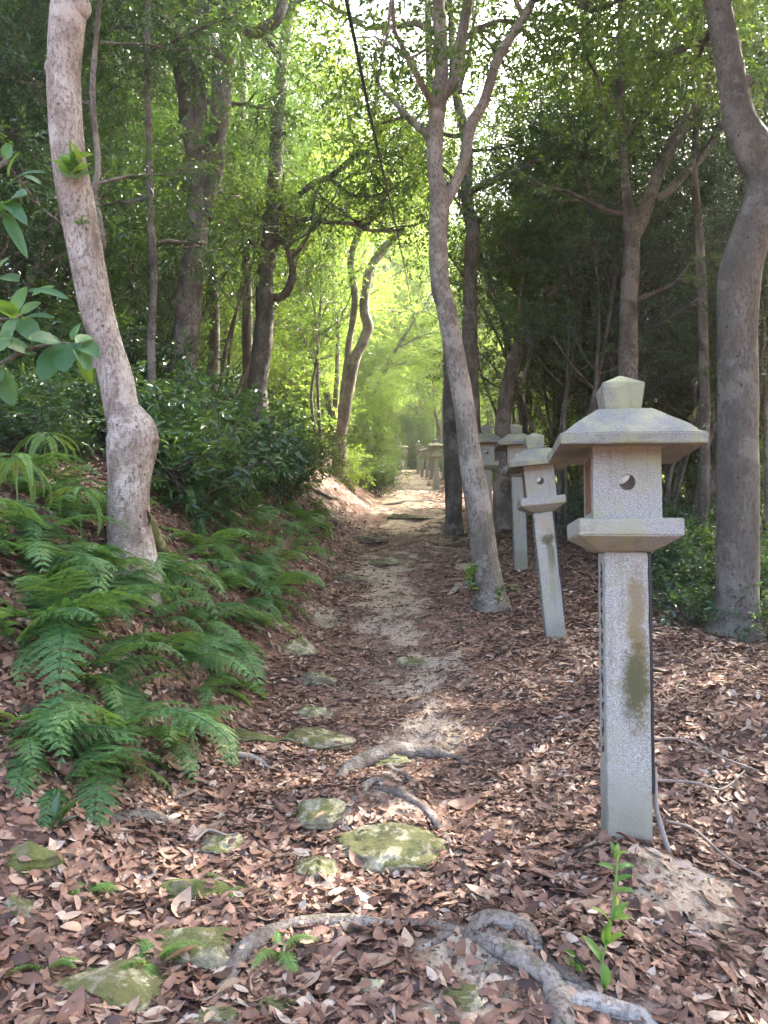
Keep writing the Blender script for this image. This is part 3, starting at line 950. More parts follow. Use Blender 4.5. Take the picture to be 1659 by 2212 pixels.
hero("thin dark tree with ragged bark seen between the V shaped tree and the lanterns",
     [[(1325, 1120, 22), (1322, 900, 21), (1320, 764, 20), (1316, 618, 19), (1306, 491, 18), (1309, 364, 17), (1300, 262, 16), (1284, 150, 15), (1268, 80, 14), (1262, -30, 13)],
      [(1300, 262, 12), (1275, 200, 12), (1262, 110, 12), (1256, 0, 11), (1254, -30, 10)]],
     BARK_DARK, 14, 14, 4, 8, 2.4, LEAF_MID, 420, 23, 10, .12, low=4)
hero("thin straight dark trunk just beyond the roof of the stained lantern",
     [[(1512, 1280, 24), (1520, 1100, 22), (1523, 900, 21), (1520, 764, 21), (1517, 618, 20), (1510, 500, 18), (1500, 380, 16), (1505, 250, 14), (1510, 100, 13), (1512, -30, 12)]],
     BARK_DARK, 10.5, 10.5, 4, 8, 2.2, LEAF_DARK, 500, 25, 10, .1, low=5)
hero("large smooth grey tree with a swollen crooked trunk standing past the last lantern",
     [[(1588, 1362, 118), (1592, 1300, 92), (1592, 1200, 88), (1594, 1077, 86), (1594, 895, 82), (1593, 727, 81), (1595, 655, 84), (1601, 582, 86), (1622, 509, 80), (1646, 436, 74), (1656, 382, 72), (1632, 327, 80), (1602, 273, 70),
       (1589, 218, 60), (1576, 145, 56), (1562, 73, 55), (1550, 0, 52), (1545, -50, 50)]],
     BARK_SMOOTH, 6.5, 6.5, 5, 10, 2.4, LEAF_MID, 900, 27, 24, .04, t0=.74, knobs=[(1606, 176, 24, 14, -4)])
hero("reddish brown thin tree standing beside the pale leaning tree",
     [[(208, 930, 18), (205, 800, 17), (207, 740, 17), (214, 560, 16), (222, 520, 15), (205, 420, 14), (212, 350, 13), (200, 200, 12), (215, 0, 11), (215, -30, 10)]],
     BARK_FAR, 8.5, 8.5, 4, 8, 2.2, LEAF_DARK, 520, 31, 9, .1, low=7)
hero("dark slender trunk on the bank between the pale tree and the three stemmed tree",
     [[(326, 960, 20), (328, 850, 19), (327, 720, 18), (332, 600, 17), (326, 450, 16), (322, 300, 14), (318, 120, 13), (320, -30, 12)]],
     BARK_DARK, 9.2, 9.2, 4, 8, 2.3, LEAF_DARK, 560, 33, 9, .1, low=7)
hero("rough barked tree catching light high behind the three stemmed tree",
     [[(534, 800, 22), (534, 650, 22), (532, 500, 21), (530, 400, 20), (528, 300, 18), (525, 180, 17), (530, 60, 15), (532, -30, 14)]],
     BARK_FAR, 16, 16, 4, 8, 2.5, LEAF_MID, 420, 35, 9, .15, low=3)

# ------------------------------------------------------------------ forest: a few kinds, copied
def gen_tree(seed, H, r0, t0, n_limb, length, ntw, leaf, bark, leafL=.082, leafW=.034, stems=1, jit=.3, shape=None, elev=(.2, .8), K=9):
    r = np.random.default_rng(seed)
    mb, lf = MB(), MB(); A, Dd = [], []
    for s in range(stems):
        n = 9
        d = np.array([r.normal(0, .12), r.normal(0, .12), 1.0]); 
        if stems > 1: d[:2] += .28 * np.array([math.cos(s * 2.4 + seed), math.sin(s * 2.4 + seed)])
        q = np.array([.08 * s, 0, -.35]); P = [q]
        for k in range(n):
            d = unit(d + r.normal(0, .11, 3) + np.array([0, 0, .07]))
            q = q + d * (H + .35) / n; P.append(q)
        S, sr = smooth_stem(P, r0 * np.concatenate([[1.5], np.linspace(1, .12, n)]) * (1 if s == 0 else .75), 4)
        tube(mb, S, sr, 8, .1, 4, seed)
        a, dd = grow(mb, S, sr, t0, n_limb, length, r, elev=elev, shape=shape)
        A.append(a); Dd.append(dd)
    A = np.vstack(A); Dd = np.vstack(Dd)
    C, D = twigs_from(A, Dd, ntw, jit, r)
    sprays(lf, C, D, K, .3, leafL, leafW, r, 4)
    root = empty("tree")
    mb.obj("trunk", bark, root, True)
    lf.obj("crown", leaf, root)
    return root

KINDS = {}
KINDS['tall_dark'] = gen_tree(101, 13, .13, .3, 20, 3.5, 6600, LEAF_DARK, BARK_DARK)
KINDS['tall_mid'] = gen_tree(102, 14, .14, .3, 20, 3.6, 6600, LEAF_MID, BARK_FAR)
KINDS['tall_light'] = gen_tree(103, 13, .12, .3, 18, 3.4, 5800, LEAF_LIGHT, BARK_FAR, stems=2)
KINDS['tall_deep'] = gen_tree(107, 14, .12, .22, 22, 3.6, 7200, LEAF_DARK, BARK_FAR, stems=2)
KINDS['slender'] = gen_tree(110, 10, .05, .3, 14, 1.7, 1300, LEAF_DARK, BARK_DARK, stems=3)
KINDS['under_dark'] = gen_tree(104, 6.5, .06, .1, 20, 2.1, 2700, LEAF_DARK, BARK_DARK, leafL=.085, stems=2)
KINDS['under_mid'] = gen_tree(105, 6, .05, .1, 20, 2.0, 2500, LEAF_MID, BARK_FAR, stems=2)
KINDS['under_light'] = gen_tree(106, 5.5, .045, .1, 18, 1.9, 3000, LEAF_LIGHT, BARK_FAR, stems=2)

def gen_shrub(seed, H, rad, ntw, leaf, L, W, K=8):
    r = np.random.default_rng(seed)
    mb, lf = MB(), MB(); A, Dd = [], []
    for s in range(7):
        a = s * 2.4 + r.uniform(-.4, .4)
        d = unit(np.array([math.cos(a) * .7, math.sin(a) * .7, 1.0]))
        q = np.array([0, 0, -.1]); P = [q]
        Ls = H * r.uniform(.7, 1.15)
        for k in range(6):
            d = unit(d + r.normal(0, .16, 3)); q = q + d * Ls / 6; P.append(q)
        P = np.array(P)
        tube(mb, P, np.linspace(.013, .004, 7) * max(1, H), 5)
        a_, d_ = grow(mb, P, np.linspace(.013, .004, 7) * max(1, H), .25, 5, rad * .6, r, sub=2, seg=4)
        A.append(a_); Dd.append(d_)
    A = np.vstack(A); Dd = np.vstack(Dd)
    C, D = twigs_from(A, Dd, ntw, .1 * rad + .05, r, .15)
    sprays(lf, C, D, K, .22, L, W, r, 6)
    root = empty("shrub")
    mb.obj("stem", BARK_DARK, root, True)
    lf.obj("foliage", leaf, root)
    return root
KINDS['shrub_dark'] = gen_shrub(201, 1.1, .8, 330, LEAF_DARK, .085, .036)
KINDS['shrub_mid'] = gen_shrub(202, 1.3, .9, 330, LEAF_MID, .08, .035)
KINDS['shrub_light'] = gen_shrub(203, 1.2, .8, 300, LEAF_LIGHT, .085, .038)
KINDS['low_dark'] = gen_shrub(204, .45, .45, 110, LEAF_DARK, .075, .032)
USED = set()

def place(kind, x, y, s, rz, label, cat, group, sink=0.0, sz=1.0):
    src = KINDS[kind]
    if kind in USED: o = copy_tree(src)
    else: o = src; USED.add(kind)
    o.location = (x, y, gz1(x, y) - sink)
    o.rotation_euler = (0, 0, rz); o.scale = (s, s, s * sz)
    tag(o, label, cat, group)
    return o

fr = random.Random(77)
def free(x, y, gap):
    u = x - float(path_x(y))
    return abs(u) > gap
spots = []
def scatter(n, x0, x1, y0, y1, kinds, srange, gap, mind, label, cat, group, side=0):
    k = 0; tries = 0
    while k < n and tries < 4000:
        tries += 1
        y = fr.uniform(y0, y1)
        x = float(path_x(y)) + fr.uniform(x0, x1)
        if cat == "tree" and y < 21:      # keep the view open to the old trunks
            if x < 0 and x > (-4.4 if y < 14.6 else -3.4): continue
            if x > 0 and y < 15.5 and (x < 4.2 or y < 11.6): continue
        if cat == "tree":
            shut = False
            for gx, gy, gw in ((-1.2, 19, 2.6), (1.5, 43, 2.6), (2.0, 55, 2.2)):      # gaps that let the sun down onto the path
                w_ = (x - gx) * math.cos(SUN_AZ) - (y - gy) * math.sin(SUN_AZ)
                al = (x - gx) * math.sin(SUN_AZ) + (y - gy) * math.cos(SUN_AZ)
                if abs(w_) < gw and 2 < al < 15: shut = True
            if shut: continue
        if cat == "shrub" and y < 20 and 640 < 829 + F * x / y < 800: continue
        if y > 18 and y < 62 and (855 < 829 + F * x / y < 965) and cat == "shrub": continue
        kk = [q for q in kinds if not q.startswith('tall')] if cat == "tree" and y < 36 and x / y > .24 and any(not q.startswith('tall') for q in kinds) else kinds
        if any((x - a) ** 2 + (y - b) ** 2 < mind ** 2 for a, b, c in spots if c == cat): continue
        spots.append((x, y, cat))
        place(fr.choice(kk), x, y, fr.uniform(*srange), fr.uniform(0, 6.28), label, cat, group)
        k += 1

# bank above the ferns
scatter(4, -9.5, -5, 8.6, 12, ['under_dark'], (.85, 1.1), 2, 1.3, "bushy dark evergreen high on the near bank", "tree", "bushy evergreens high on the bank")
scatter(11, -10, -3.6, 12.4, 18, ['tall_dark', 'under_dark', 'tall_deep', 'under_dark', 'tall_mid'], (.85, 1.15), 2, 1.4, "dark evergreen tree crowding the leafy bank beyond the pale leaning tree", "tree", "evergreen trees on the near bank")
scatter(16, -12, -2.6, 17, 32, ['tall_mid', 'tall_light', 'under_light', 'under_mid', 'tall_dark'], (.85, 1.2), 2, 1.7, "green tree on the sunny bank behind the two stemmed tree", "tree", "trees on the sunny bank")
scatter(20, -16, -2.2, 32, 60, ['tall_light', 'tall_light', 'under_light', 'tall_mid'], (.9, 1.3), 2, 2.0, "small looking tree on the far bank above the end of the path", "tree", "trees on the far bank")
# beyond the lanterns
scatter(10, 3.3, 12, 10.5, 18, ['under_mid', 'under_dark', 'slender', 'under_mid', 'slender', 'tall_dark'], (.85, 1.1), 2, 1.45, "leafy tree in the thicket just behind the row of lanterns", "tree", "trees behind the lanterns")
scatter(15, 2.6, 15, 18, 34, ['tall_mid', 'tall_light', 'under_light', 'under_mid', 'slender', 'under_light'], (.9, 1.2), 2, 1.8, "slender tree deeper in the wood beyond the pale leaning trunk", "tree", "trees deeper in the wood")
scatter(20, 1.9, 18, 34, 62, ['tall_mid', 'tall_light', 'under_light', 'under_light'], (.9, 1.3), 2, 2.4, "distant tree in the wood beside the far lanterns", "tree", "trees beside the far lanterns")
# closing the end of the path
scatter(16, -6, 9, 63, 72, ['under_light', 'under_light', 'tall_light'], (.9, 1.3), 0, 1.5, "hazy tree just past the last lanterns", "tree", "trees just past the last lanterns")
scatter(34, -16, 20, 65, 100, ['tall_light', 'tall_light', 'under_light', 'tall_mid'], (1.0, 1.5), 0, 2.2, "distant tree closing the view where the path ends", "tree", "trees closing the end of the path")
for k, (y, u) in enumerate(((23.5, -2.3), (27.5, 3.6), (32, -1.9), (36, 4.2), (41, -2.2), (46, 4.4), (51, -2.6), (55, 4.6), (60, -2.2), (66, 1.2), (68.5, -1.6), (71, 3.4), (73, .4), (75, -4), (77, 2.2), (70, 6))):
    place(('tall_light', 'tall_mid', 'tall_light')[k % 3], float(path_x(y)) + u, y, fr.uniform(.95, 1.2) * (1 if y < 62 else 1.25), fr.uniform(0, 6.28), "tree growing right at the edge of the far path, its crown arching over it", "tree", "trees arching over the far path")
    spots.append((float(path_x(y)) + u, y, "tree"))
# added outside the frame to keep direct sun off the path
for (x, y, k) in ((6.3, 4.5, 'tall_deep'), (6.5, 7.9, 'tall_deep'), (8.6, 6.2, 'tall_dark'), (5.0, 2.0, 'tall_dark'), (10.5, 3.5, 'tall_mid'), (-7.0, 4.2, 'tall_dark')):
    place(k, x, y, 1.1, fr.uniform(0, 6), "tall evergreen tree added out of view, shading the path", "tree", "added trees shading the path")

scatter(6, -7.5, -4, 8.2, 12.5, ['under_dark'], (.5, .8), 1, 1.0, "low dark evergreen with drooping branches above the ferns", "tree", "low evergreens above the ferns")
scatter(9, -8, -2.2, 12, 28, ['slender'], (.8, 1.15), 1, 1.2, "very slender dark trunked tree among the bank's evergreens", "tree", "slender trees on the bank")
scatter(13, 2.4, 9.5, 9.5, 24, ['slender'], (.8, 1.15), 1, 1.2, "very slender dark trunked tree in the thicket past the lanterns", "tree", "slender trees past the lanterns")
for (px, Yd, sc_) in ((630, 23, .8), (680, 24, .7), (655, 27, .9), (705, 29, .8), (600, 22, .9), (800, 31, .7)):  # yellow green leaf colour stands in for sun on this foliage
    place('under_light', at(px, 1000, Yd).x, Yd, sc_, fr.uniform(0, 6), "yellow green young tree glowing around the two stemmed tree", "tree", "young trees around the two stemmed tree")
for (px, py) in ((1430, 1215), (1465, 1190), (1500, 1230), (1540, 1195), (1625, 1300), (1650, 1260), (1415, 1180), (1560, 1160), (1480, 1150), (1640, 1180), (1265, 1130), (1240, 1090), (1600, 1130), (1445, 1120)):
    h = hit(px, py)
    place(fr.choice(['shrub_dark', 'shrub_mid', 'shrub_dark']), h.x, h.y, fr.uniform(.65, 1.1), fr.uniform(0, 6.28), "leafy bush in the dark undergrowth around the crooked grey tree", "shrub", "bushes around the crooked grey tree")
for (x_, y_, q) in ((-1.5, 63.5, 1.6), (.2, 65, 1.8), (1.6, 66.5, 1.7), (3.8, 63, 1.7), (5.2, 65, 1.9), (2.6, 68, 2.0), (-3, 66, 1.9), (.9, 70, 2.2), (4.4, 70, 2.2), (-1, 69, 2.0)):
    place('shrub_mid' if q < 1.85 else 'shrub_light', x_, y_, q, fr.uniform(0, 6.28), "pale hazy bush closing the path's far end", "shrub", "bushes closing the far end")
for (px, Yd, tx, ty) in ((1212, 13.2, .1, .16), (1252, 16, -.1, -.12), (1288, 12.4, .05, .22), (1436, 13, 0, -.18), (1478, 11.8, .1, .3), (1562, 12.4, 0, .1), (1604, 14, .1, -.2), (1640, 11.2, 0, .06), (1402, 15.2, -.1, .12), (1180, 18, 0, .2), (1338, 17.5, .1, -.15), (1130, 21, 0, .18),
                          (470, 14.5, 0, .2), (1230, 14.5, 0, -.28), (1270, 11.9, 0, .12), (1415, 12.6, .1, .34), (1455, 15, 0, -.3), (1525, 13.5, 0, .26), (1580, 16, 0, -.12), (1380, 18, 0, .3), (1625, 12.6, 0, -.25), (1198, 15.5, 0, .1), (1495, 17, 0, .1)):
    o = place('slender', at(px, 1000, Yd).x, Yd, fr.uniform(.8, 1.05), fr.uniform(0, 6.28), "slanting thin dark trunk crossing the view between the larger trees", "tree", "slanting thin trees")
    o.rotation_euler = (tx, ty, fr.uniform(-.6, .6))
for (px, py) in ((30, 870), (75, 905), (120, 880), (160, 920), (60, 950), (190, 890), (110, 960), (20, 930), (40, 830), (100, 840), (150, 860), (200, 840), (60, 790), (10, 800), (170, 800), (120, 930), (180, 955), (90, 980), (30, 990), (380, 980), (430, 1010), (480, 990), (360, 930), (540, 1010), (420, 950), (590, 1000), (150, 985)):
    h = hit(px, py)
    place(fr.choice(['low_dark', 'shrub_dark', 'low_dark']), h.x, h.y, fr.uniform(.5, .85), fr.uniform(0, 6.28), "small dark leaved bush rooted in the litter around the pale trunk", "shrub", "small bushes around the pale trunk")
# shrubs
scatter(12, -6.5, -2.9, 6.2, 9.5, ['low_dark', 'shrub_dark', 'low_dark'], (.6, 1.0), 1, .6, "low glossy plant in the dead leaves of the near bank", "shrub", "low plants on the near bank")
scatter(30, -6.8, -1.9, 7.4, 13, ['shrub_dark', 'low_dark', 'shrub_dark'], (.7, 1.25), 1, .75, "dark glossy shrub on the leafy bank behind the pale leaning tree", "shrub", "glossy shrubs on the bank")
scatter(14, -5, -1.3, 13, 24, ['shrub_dark', 'shrub_mid', 'low_dark', 'shrub_light'], (.7, 1.2), 1, .8, "green shrub on the bank near the two stemmed tree", "shrub", "shrubs near the two stemmed tree")
scatter(16, -4, -1.1, 24, 56, ['shrub_mid', 'shrub_light', 'shrub_dark'], (.8, 1.4), 1, 1.2, "leafy bush crowding the edge of the far path", "shrub", "bushes along the far path")
scatter(26, 2.6, 8.5, 8.5, 16, ['shrub_dark', 'shrub_mid', 'low_dark'], (.7, 1.3), 1, .8, "leafy shrub under the trees behind the lantern row", "shrub", "shrubs behind the lanterns")
scatter(14, 2.2, 8, 16, 56, ['shrub_mid', 'shrub_light'], (.9, 1.4), 1, 1.5, "bush among the trees beside the far lanterns", "shrub", "bushes beside the far lanterns")
for (px, Yd, k, s, lab) in ((925, 64, 'shrub_light', 1.9, "bright yellow green bush rising behind the dense far lanterns"),
                            (905, 68, 'shrub_light', 1.8, "yellow green bush glowing at the very end of the path"),
                            (812, 22.5, 'shrub_dark', 1.0, "dark rounded bush leaning over the path edge past the two stemmed tree"),
                            (790, 26, 'shrub_mid', 1.2, "tall leafy bush between the two stemmed tree and the far stump"),
                            (1470, 6.9, 'low_dark', .8, "low leafy plant sprouting beside the foot of the crooked grey tree"),
                            (1420, 7.6, 'low_dark', .9, "low plant with drooping leaves behind the stained lantern post"),
                            (1560, 7.6, 'shrub_dark', .8, "thin shrub growing up against the crooked grey trunk"),
                            (1640, 8.2, 'shrub_mid', .9, "shrub with pale leaves at the far side of the crooked grey tree"),
                            (1648, 6.4, 'low_dark', .9, "dark little plant in front of the crooked grey trunk")):
    p = at(px, 1100, Yd)
    place(k, p.x, Yd, s, fr.uniform(0, 6), lab, "shrub", None)

# ------------------------------------------------------------------ ferns
def frond_mesh(seed, mat, L=.55, width=.17, npair=17, simple=False):
    r = np.random.default_rng(seed)
    mb = MB()
    n = 26
    ang = R(46) - R(96) * np.linspace(0, 1, n) ** 1.15 + r.normal(0, .02, n)
    side = np.cumsum(r.normal(0, .02, n))
    step = L / (n - 1)
    P = np.zeros((n, 3))
    for k in range(1, n):
        P[k] = P[k - 1] + step * np.array([math.cos(ang[k]), math.sin(side[k]) * .5, math.sin(ang[k])])
    tube(mb, P, np.linspace(.0035, .0012, n), 4)
    T = unit(np.gradient(P, axis=0))
    for k in range(npair):
        s = .16 + .82 * k / (npair - 1)
        f = s * (n - 1); i_ = min(int(f), n - 2); w = f - i_
        p = P[i_] * (1 - w) + P[i_ + 1] * w; t = T[i_]
        S = unit(np.cross(t, [0, 0, 1.0])); U = np.cross(S, t)
        pl = width * min(1, (s - .08) / .16) * (1 - (s - .1) / .93) ** .75
        pl = max(pl, .008)
        for sg in (-1, 1):
            d = unit(S * sg * .92 + t * .42 - U * .16 + r.normal(0, .06, 3))
            if simple:
                leaves(mb, np.array([p]), np.array([d]), np.array([U]), pl, max(.011, L / npair * .62), tint=np.array([r.random()]), kind=6, fold=.1, droop=.2)
                continue
            m = max(3, int(pl / .0095))
            q = (np.arange(m) + .6) / m
            droop = -.22 * pl * q ** 2
            C = p + d * (pl * q)[:, None] + np.array([0, 0, 1.0]) * droop[:, None]
            pd = unit(np.cross(U, d))
            wl = np.minimum(.34 * pl, .60 * L * .82 / npair) * (1 - q) ** .8 + .002
            for g2 in (-1, 1):
                D2 = np.repeat((pd * g2 * .9 + d * .45)[None], m, 0)
                leaves(mb, C, D2, np.repeat(U[None], m, 0) + r.normal(0, .15, (m, 3)), wl, np.full(m, pl / m * 2.0), tint=np.full(m, r.random() * .5) + .5 * r.random(m), fold=.05, droop=.1)
    return mb.mesh("frond", mat)

FR = [frond_mesh(300 + k, FERN, .5 + .06 * k, .155 + .014 * k, 13 + k % 2) for k in range(4)]
FRL = [frond_mesh(320 + k, FERN_LIGHT, .42 + .05 * k, .13) for k in range(2)]
FRD = [frond_mesh(360, flat_mat('withered_frond', (.17, .09, .045), .8, 0, 30), .5, .13, 13)]
FRS = [frond_mesh(340 + k, FERN_LIGHT, .34, .045, 30, True) for k in range(2)]

def fern(pos, s, nf, meshes, label, group, seed, tilt=0.0):
    r = random.Random(seed)
    root = empty("fern", pos, (r.gauss(0, .08), r.gauss(0, .08), r.uniform(0, 6)))
    tag(root, label, "fern", group)
    for k in range(nf):
        o = link("frond", r.choice(meshes), root)
        o.rotation_euler = (r.gauss(0, .15), r.uniform(-.35, .45) + tilt, k * 2 * math.pi / nf + r.gauss(0, .3))
        q = s * r.uniform(.6, 1.25)
        o.scale = (q, q, q)
    if meshes is FR and r.random() < .45:
        o = link("frond", FRD[0], root); o['label'] = 'withered brown frond hanging low'
        o.rotation_euler = (r.gauss(0, .2), r.uniform(.5, .8), r.uniform(0, 6.28)); o.scale = (s * .9,) * 3
    return root

fern_px = [(620, 1100), (585, 1150), (650, 1150), (545, 1220), (500, 1240), (690, 1110), (75, 1500), (260, 1500), (170, 1500), (420, 1540), (60, 1600), (310, 1470), (150, 1380), (280, 1380), (60, 1330), (180, 1300), (350, 1290), (410, 1390), (520, 1290), (480, 1210), (560, 1210), (440, 1330), (640, 1180), (600, 1250), (540, 1160), (470, 1150), (670, 1110), (110, 1200), (20, 1230), (400, 1280), (230, 1580), (100, 1590), (330, 1210), (260, 1210), (610, 1060), (180, 1250), (550, 1090), (30, 1550), (450, 1090), (60, 1190), (150, 1200), (35, 1290), (120, 1330), (230, 1330), (330, 1330), (400, 1340), (90, 1430), (190, 1440), (290, 1430), (380, 1430), (460, 1400),
           (330, 1520), (240, 1560), (150, 1560), (350, 1600), (210, 1640), (300, 1660), (130, 1680), (500, 1330), (470, 1260), (540, 1260), (400, 1200), (450, 1190), (520, 1190), (590, 1210),
           (560, 1130), (620, 1140), (655, 1120), (500, 1130), (430, 1120), (380, 1090), (20, 1480), (40, 1390), (440, 1480), (570, 1290), (280, 1250), (200, 1260), (680, 1080), (610, 1090), (90, 1250), (340, 1390)]
fern_px = [p for k, p in enumerate(fern_px) if k % 5 not in (1, 3) or p[0] > 430]
fern_px += [(20, 1020), (65, 1065), (115, 1040), (165, 1085), (35, 1110), (130, 1115), (200, 1100), (360, 1060), (410, 1075), (470, 1075), (530, 1050), (235, 1215), (300, 1225), (265, 1275), (330, 1260), (200, 1225), (160, 1215), (70, 1150), (25, 1170), (355, 1235)]
for k, (px, py) in enumerate(fern_px):
    h = hit(px, py + 12)
    if py > 1480: lab, g = "feathery fern overhanging the leaf litter at the lower edge of the fern bank", "ferns at the lower edge of the bank"
    elif px > 420: lab, g = "fern on the upper bank edge between the pale tree and the path", "ferns between the pale tree and the path"
    else: lab, g = "feathery blue green fern in the thick fern bank below the pale leaning tree", "ferns below the pale tree"
    fern(h - Vector((0, 0, .02)), random.uniform(.7, 1.2), random.randint(6, 8), FR, lab, g, 500 + k)
for k, (px, py, s, lab) in enumerate([(180, 1925, .42, "little bright fern alone in the dead leaves below the big ferns"), (330, 2075, .42, "small fern sprouting from the largest mossy rock"),
                                      (600, 2050, .3, "tiny fern growing against the grey root across the path"), (100, 2090, .22, "tiny fern tuft at the edge of the low mossy rock"),
                                      (50, 1560, .7, "pale green fern at the bank foot under dead stems"), (490, 1930, .18, "tiny fern on the moss hump beside the path")]):
    h = hit(px, py + 8)
    fern(h, s, 6, FRL, lab, None, 700 + k, .1)
for k, (px, py, up, lab) in enumerate([(95, 1060, .42, "umbrella shaped forked fern with long drooping arms"), (30, 1110, .35, "forked fern with combs of leaflets at the bank's outer edge"), (170, 1160, .32, "sunlit yellow green forked fern in front of the pale trunk"),
                                       (400, 1120, .3, "forked fern spreading just behind the burl of the pale tree"), (345, 1040, .4, "tall forked fern leaning on the pale trunk's shaded side")]):
    h = hit(px, py)
    f = fern(h + Vector((0, 0, up)), 1.05, 8, FRS, lab, None, 720 + k, .75)
    mb = MB(); tube(mb, np.array([[0, 0, -up - .05], [.01, 0, -up * .5], [0, 0, 0]]), [.004, .004, .003], 5)
    mb.obj("stalk", STEM_GREEN, f)

# ------------------------------------------------------------------ rocks and roots
CLEAR = []
ROCK_LEAF = []
def cleared(x, y):
    m = np.zeros(len(x), bool)
    for (a, b, q) in CLEAR:
        m |= ((x - a) ** 2 + (y - b) ** 2) < q * q
    return m
def rock(px, py, wpx, hpx, label, seed, flat=.55, mat=ROCK, yaw=0.0, emb=.70):
    wpx *= 1.2
    c = hit(px, py + hpx * .35); k = depth(c) / F
    rx = wpx / 2 * k; rz = hpx / 2 * k * 1.1; ry = max(rx * .7, rz)
    bm = bmesh.new(); bmesh.ops.create_icosphere(bm, subdivisions=5, radius=1)
    V = np.array([v.co[:] for v in bm.verts])
    rk = np.random.default_rng(seed)
    NN = unit(rk.normal(0, 1, (16, 3))); off = rk.uniform(.66, 1.0, 16)
    dots = V @ NN.T
    d = np.min(np.where(dots > .05, off / np.maximum(dots, .05), 9), 1)
    d = np.minimum(d, 1.15)
    d = d * (1 + .11 * fbm(V[:, 0] * 2.2 + seed, V[:, 1] * 2.2, V[:, 2] * 2.2, o=6, seed=seed)) + .03 * np.sin(V[:, 2] * 13 + V[:, 0] * 3 + 2 * fbm(V[:, 0] * 2, V[:, 1] * 2, V[:, 2] * 2, o=2, seed=seed))
    for v, dd in zip(bm.verts, d):
        v.co = Vector((v.co.x * rx * dd, v.co.y * ry * dd, v.co.z * rz * dd * .9))
    me = bpy.data.meshes.new("rock"); bm.to_mesh(me); bm.free()
    me.materials.append(mat)
    for p in me.polygons: p.use_smooth = True
    o = link("rock", me); o.location = c + Vector((0, 0, rz * (.5 - emb))); o.rotation_euler = (0, R(random.uniform(-8, 8)), yaw)
    CLEAR.append((o.location.x, o.location.y, rx * .62))
    CLEAR.append((o.location.x - rx * .45, o.location.y, ry * .5)); CLEAR.append((o.location.x + rx * .45, o.location.y, ry * .5))
    if wpx > 70:
        Mw = Matrix.Translation(o.location) @ o.rotation_euler.to_matrix().to_4x4()
        vv = [v for v in me.vertices if v.normal.z > .45 and v.co.z > 0]
        rk2 = random.Random(seed)
        for v in rk2.sample(vv, min(len(vv), int(2 + rx * 26))):
            ROCK_LEAF.append((tuple(Mw @ v.co), tuple(v.normal)))
    tag(o, label, "rock", "rocks of the path")
    return o
for k, (px, py, w, h, lab) in enumerate([
    (410, 2010, 190, 120, "largest yellowish mossy rock with layered edges beside the path"), (250, 2085, 260, 110, "long low mossy rock under the small ferns"),
    (850, 1800, 215, 80, "mossy yellow rock bulging from the middle of the path"), (430, 1900, 120, 90, "green moss hump above the largest rock"),
    (480, 1800, 100, 60, "square yellow rock set in the dead leaves"), (680, 1850, 110, 70, "low moss speckled rock beside the path's middle"),
    (690, 1735, 130, 60, "brown mossy rock next to the bulging yellow rock"), (675, 1525, 70, 40, "yellow green stone in the leaves below the ferns"),
    (690, 1450, 80, 60, "mossy stone ridge on the path side of the ferns"), (530, 1580, 110, 40, "flat bright green moss patch on a buried stone"),
    (680, 1580, 150, 50, "wide flat mossy stone in the leaf litter"), (640, 1380, 110, 60, "grey stone in the leaf bank past the ferns"),
    (840, 1205, 75, 30, "smooth dark stone lying across the middle of the path"), (715, 1215, 35, 28, "round pale pebble near the bank foot"),
    (1000, 2130, 80, 50, "pale flat stone under the crossing root"), (40, 1940, 80, 50, "pale yellow rock poking out at the picture's edge"),
    (800, 2115, 60, 40, "sharp grey stone lying on the dead leaves"), (600, 2160, 110, 50, "yellow lichen stone in front of the crossing root"),
    (480, 2180, 90, 60, "pale mossy stone at the very front of the path"), (1150, 1222, 50, 22, "rubble stone at the foot of the third lantern"),
    (760, 1240, 60, 24, "flat brown stone in the worn path"), (790, 1160, 70, 20, "low stone step across the worn path"), (880, 1110, 90, 16, "long flat stone step higher up the path"),
    (60, 1830, 110, 70, "dark moss covered stone below the fern bank"), (820, 1620, 110, 34, "mossy stone beside the humped root"), (900, 1420, 70, 26, "pale worn stone in the path's bare strip")]):
    rock(px, py, w, h, lab, 30 + k, mat=MOSS if 'moss hump' in lab or 'moss patch' in lab or 'moss covered' in lab else ROCK)

def root_px(pts, label, mat=ROOT, lift=.28, seg=14, lump=.26):
    P, Rr = [], []
    for (x, y, w) in pts:
        h = hit(x, y); r_ = w / 2 * depth(h) / F
        P.append(np.array(h) + np.array([0, 0, r_ * (lift - .15)])); Rr.append(r_)
    P[0] = P[0] - np.array([0, 0, Rr[0] * 1.2]); P[-1] = P[-1] - np.array([0, 0, Rr[-1] * 1.2])
    S, sr = smooth_stem(P, Rr, 7)
    mb = MB(); tube(mb, S, sr, seg, lump, 11, len(pts) + int(pts[0][0]))
    CLEAR.extend((q[0], q[1], w_ * 1.15) for q, w_ in zip(S[::2], sr[::2]))
    v = mb.V[0]; g_ = gz(v[:, 0], v[:, 1]); v[:, 2] = np.where(v[:, 2] > g_, g_ + (v[:, 2] - g_) * .72, v[:, 2])
    o = mb.obj("tree_root", mat, None, True)
    return tag(o, label, "tree root", "tree roots crossing the path")
root_px([(490, 2130, 26), (505, 2090, 38), (545, 2040, 44), (620, 2005, 40), (700, 1992, 38), (780, 1995, 34), (850, 2003, 32), (930, 2000, 28), (985, 2000, 20)], "long grey root arching across the front of the path")
root_px([(980, 2005, 20), (1040, 2030, 34), (1110, 2062, 46), (1165, 2095, 54), (1195, 2135, 56), (1215, 2190, 58), (1220, 2260, 60)], "thick ochre root curling towards the viewer below the seedling")
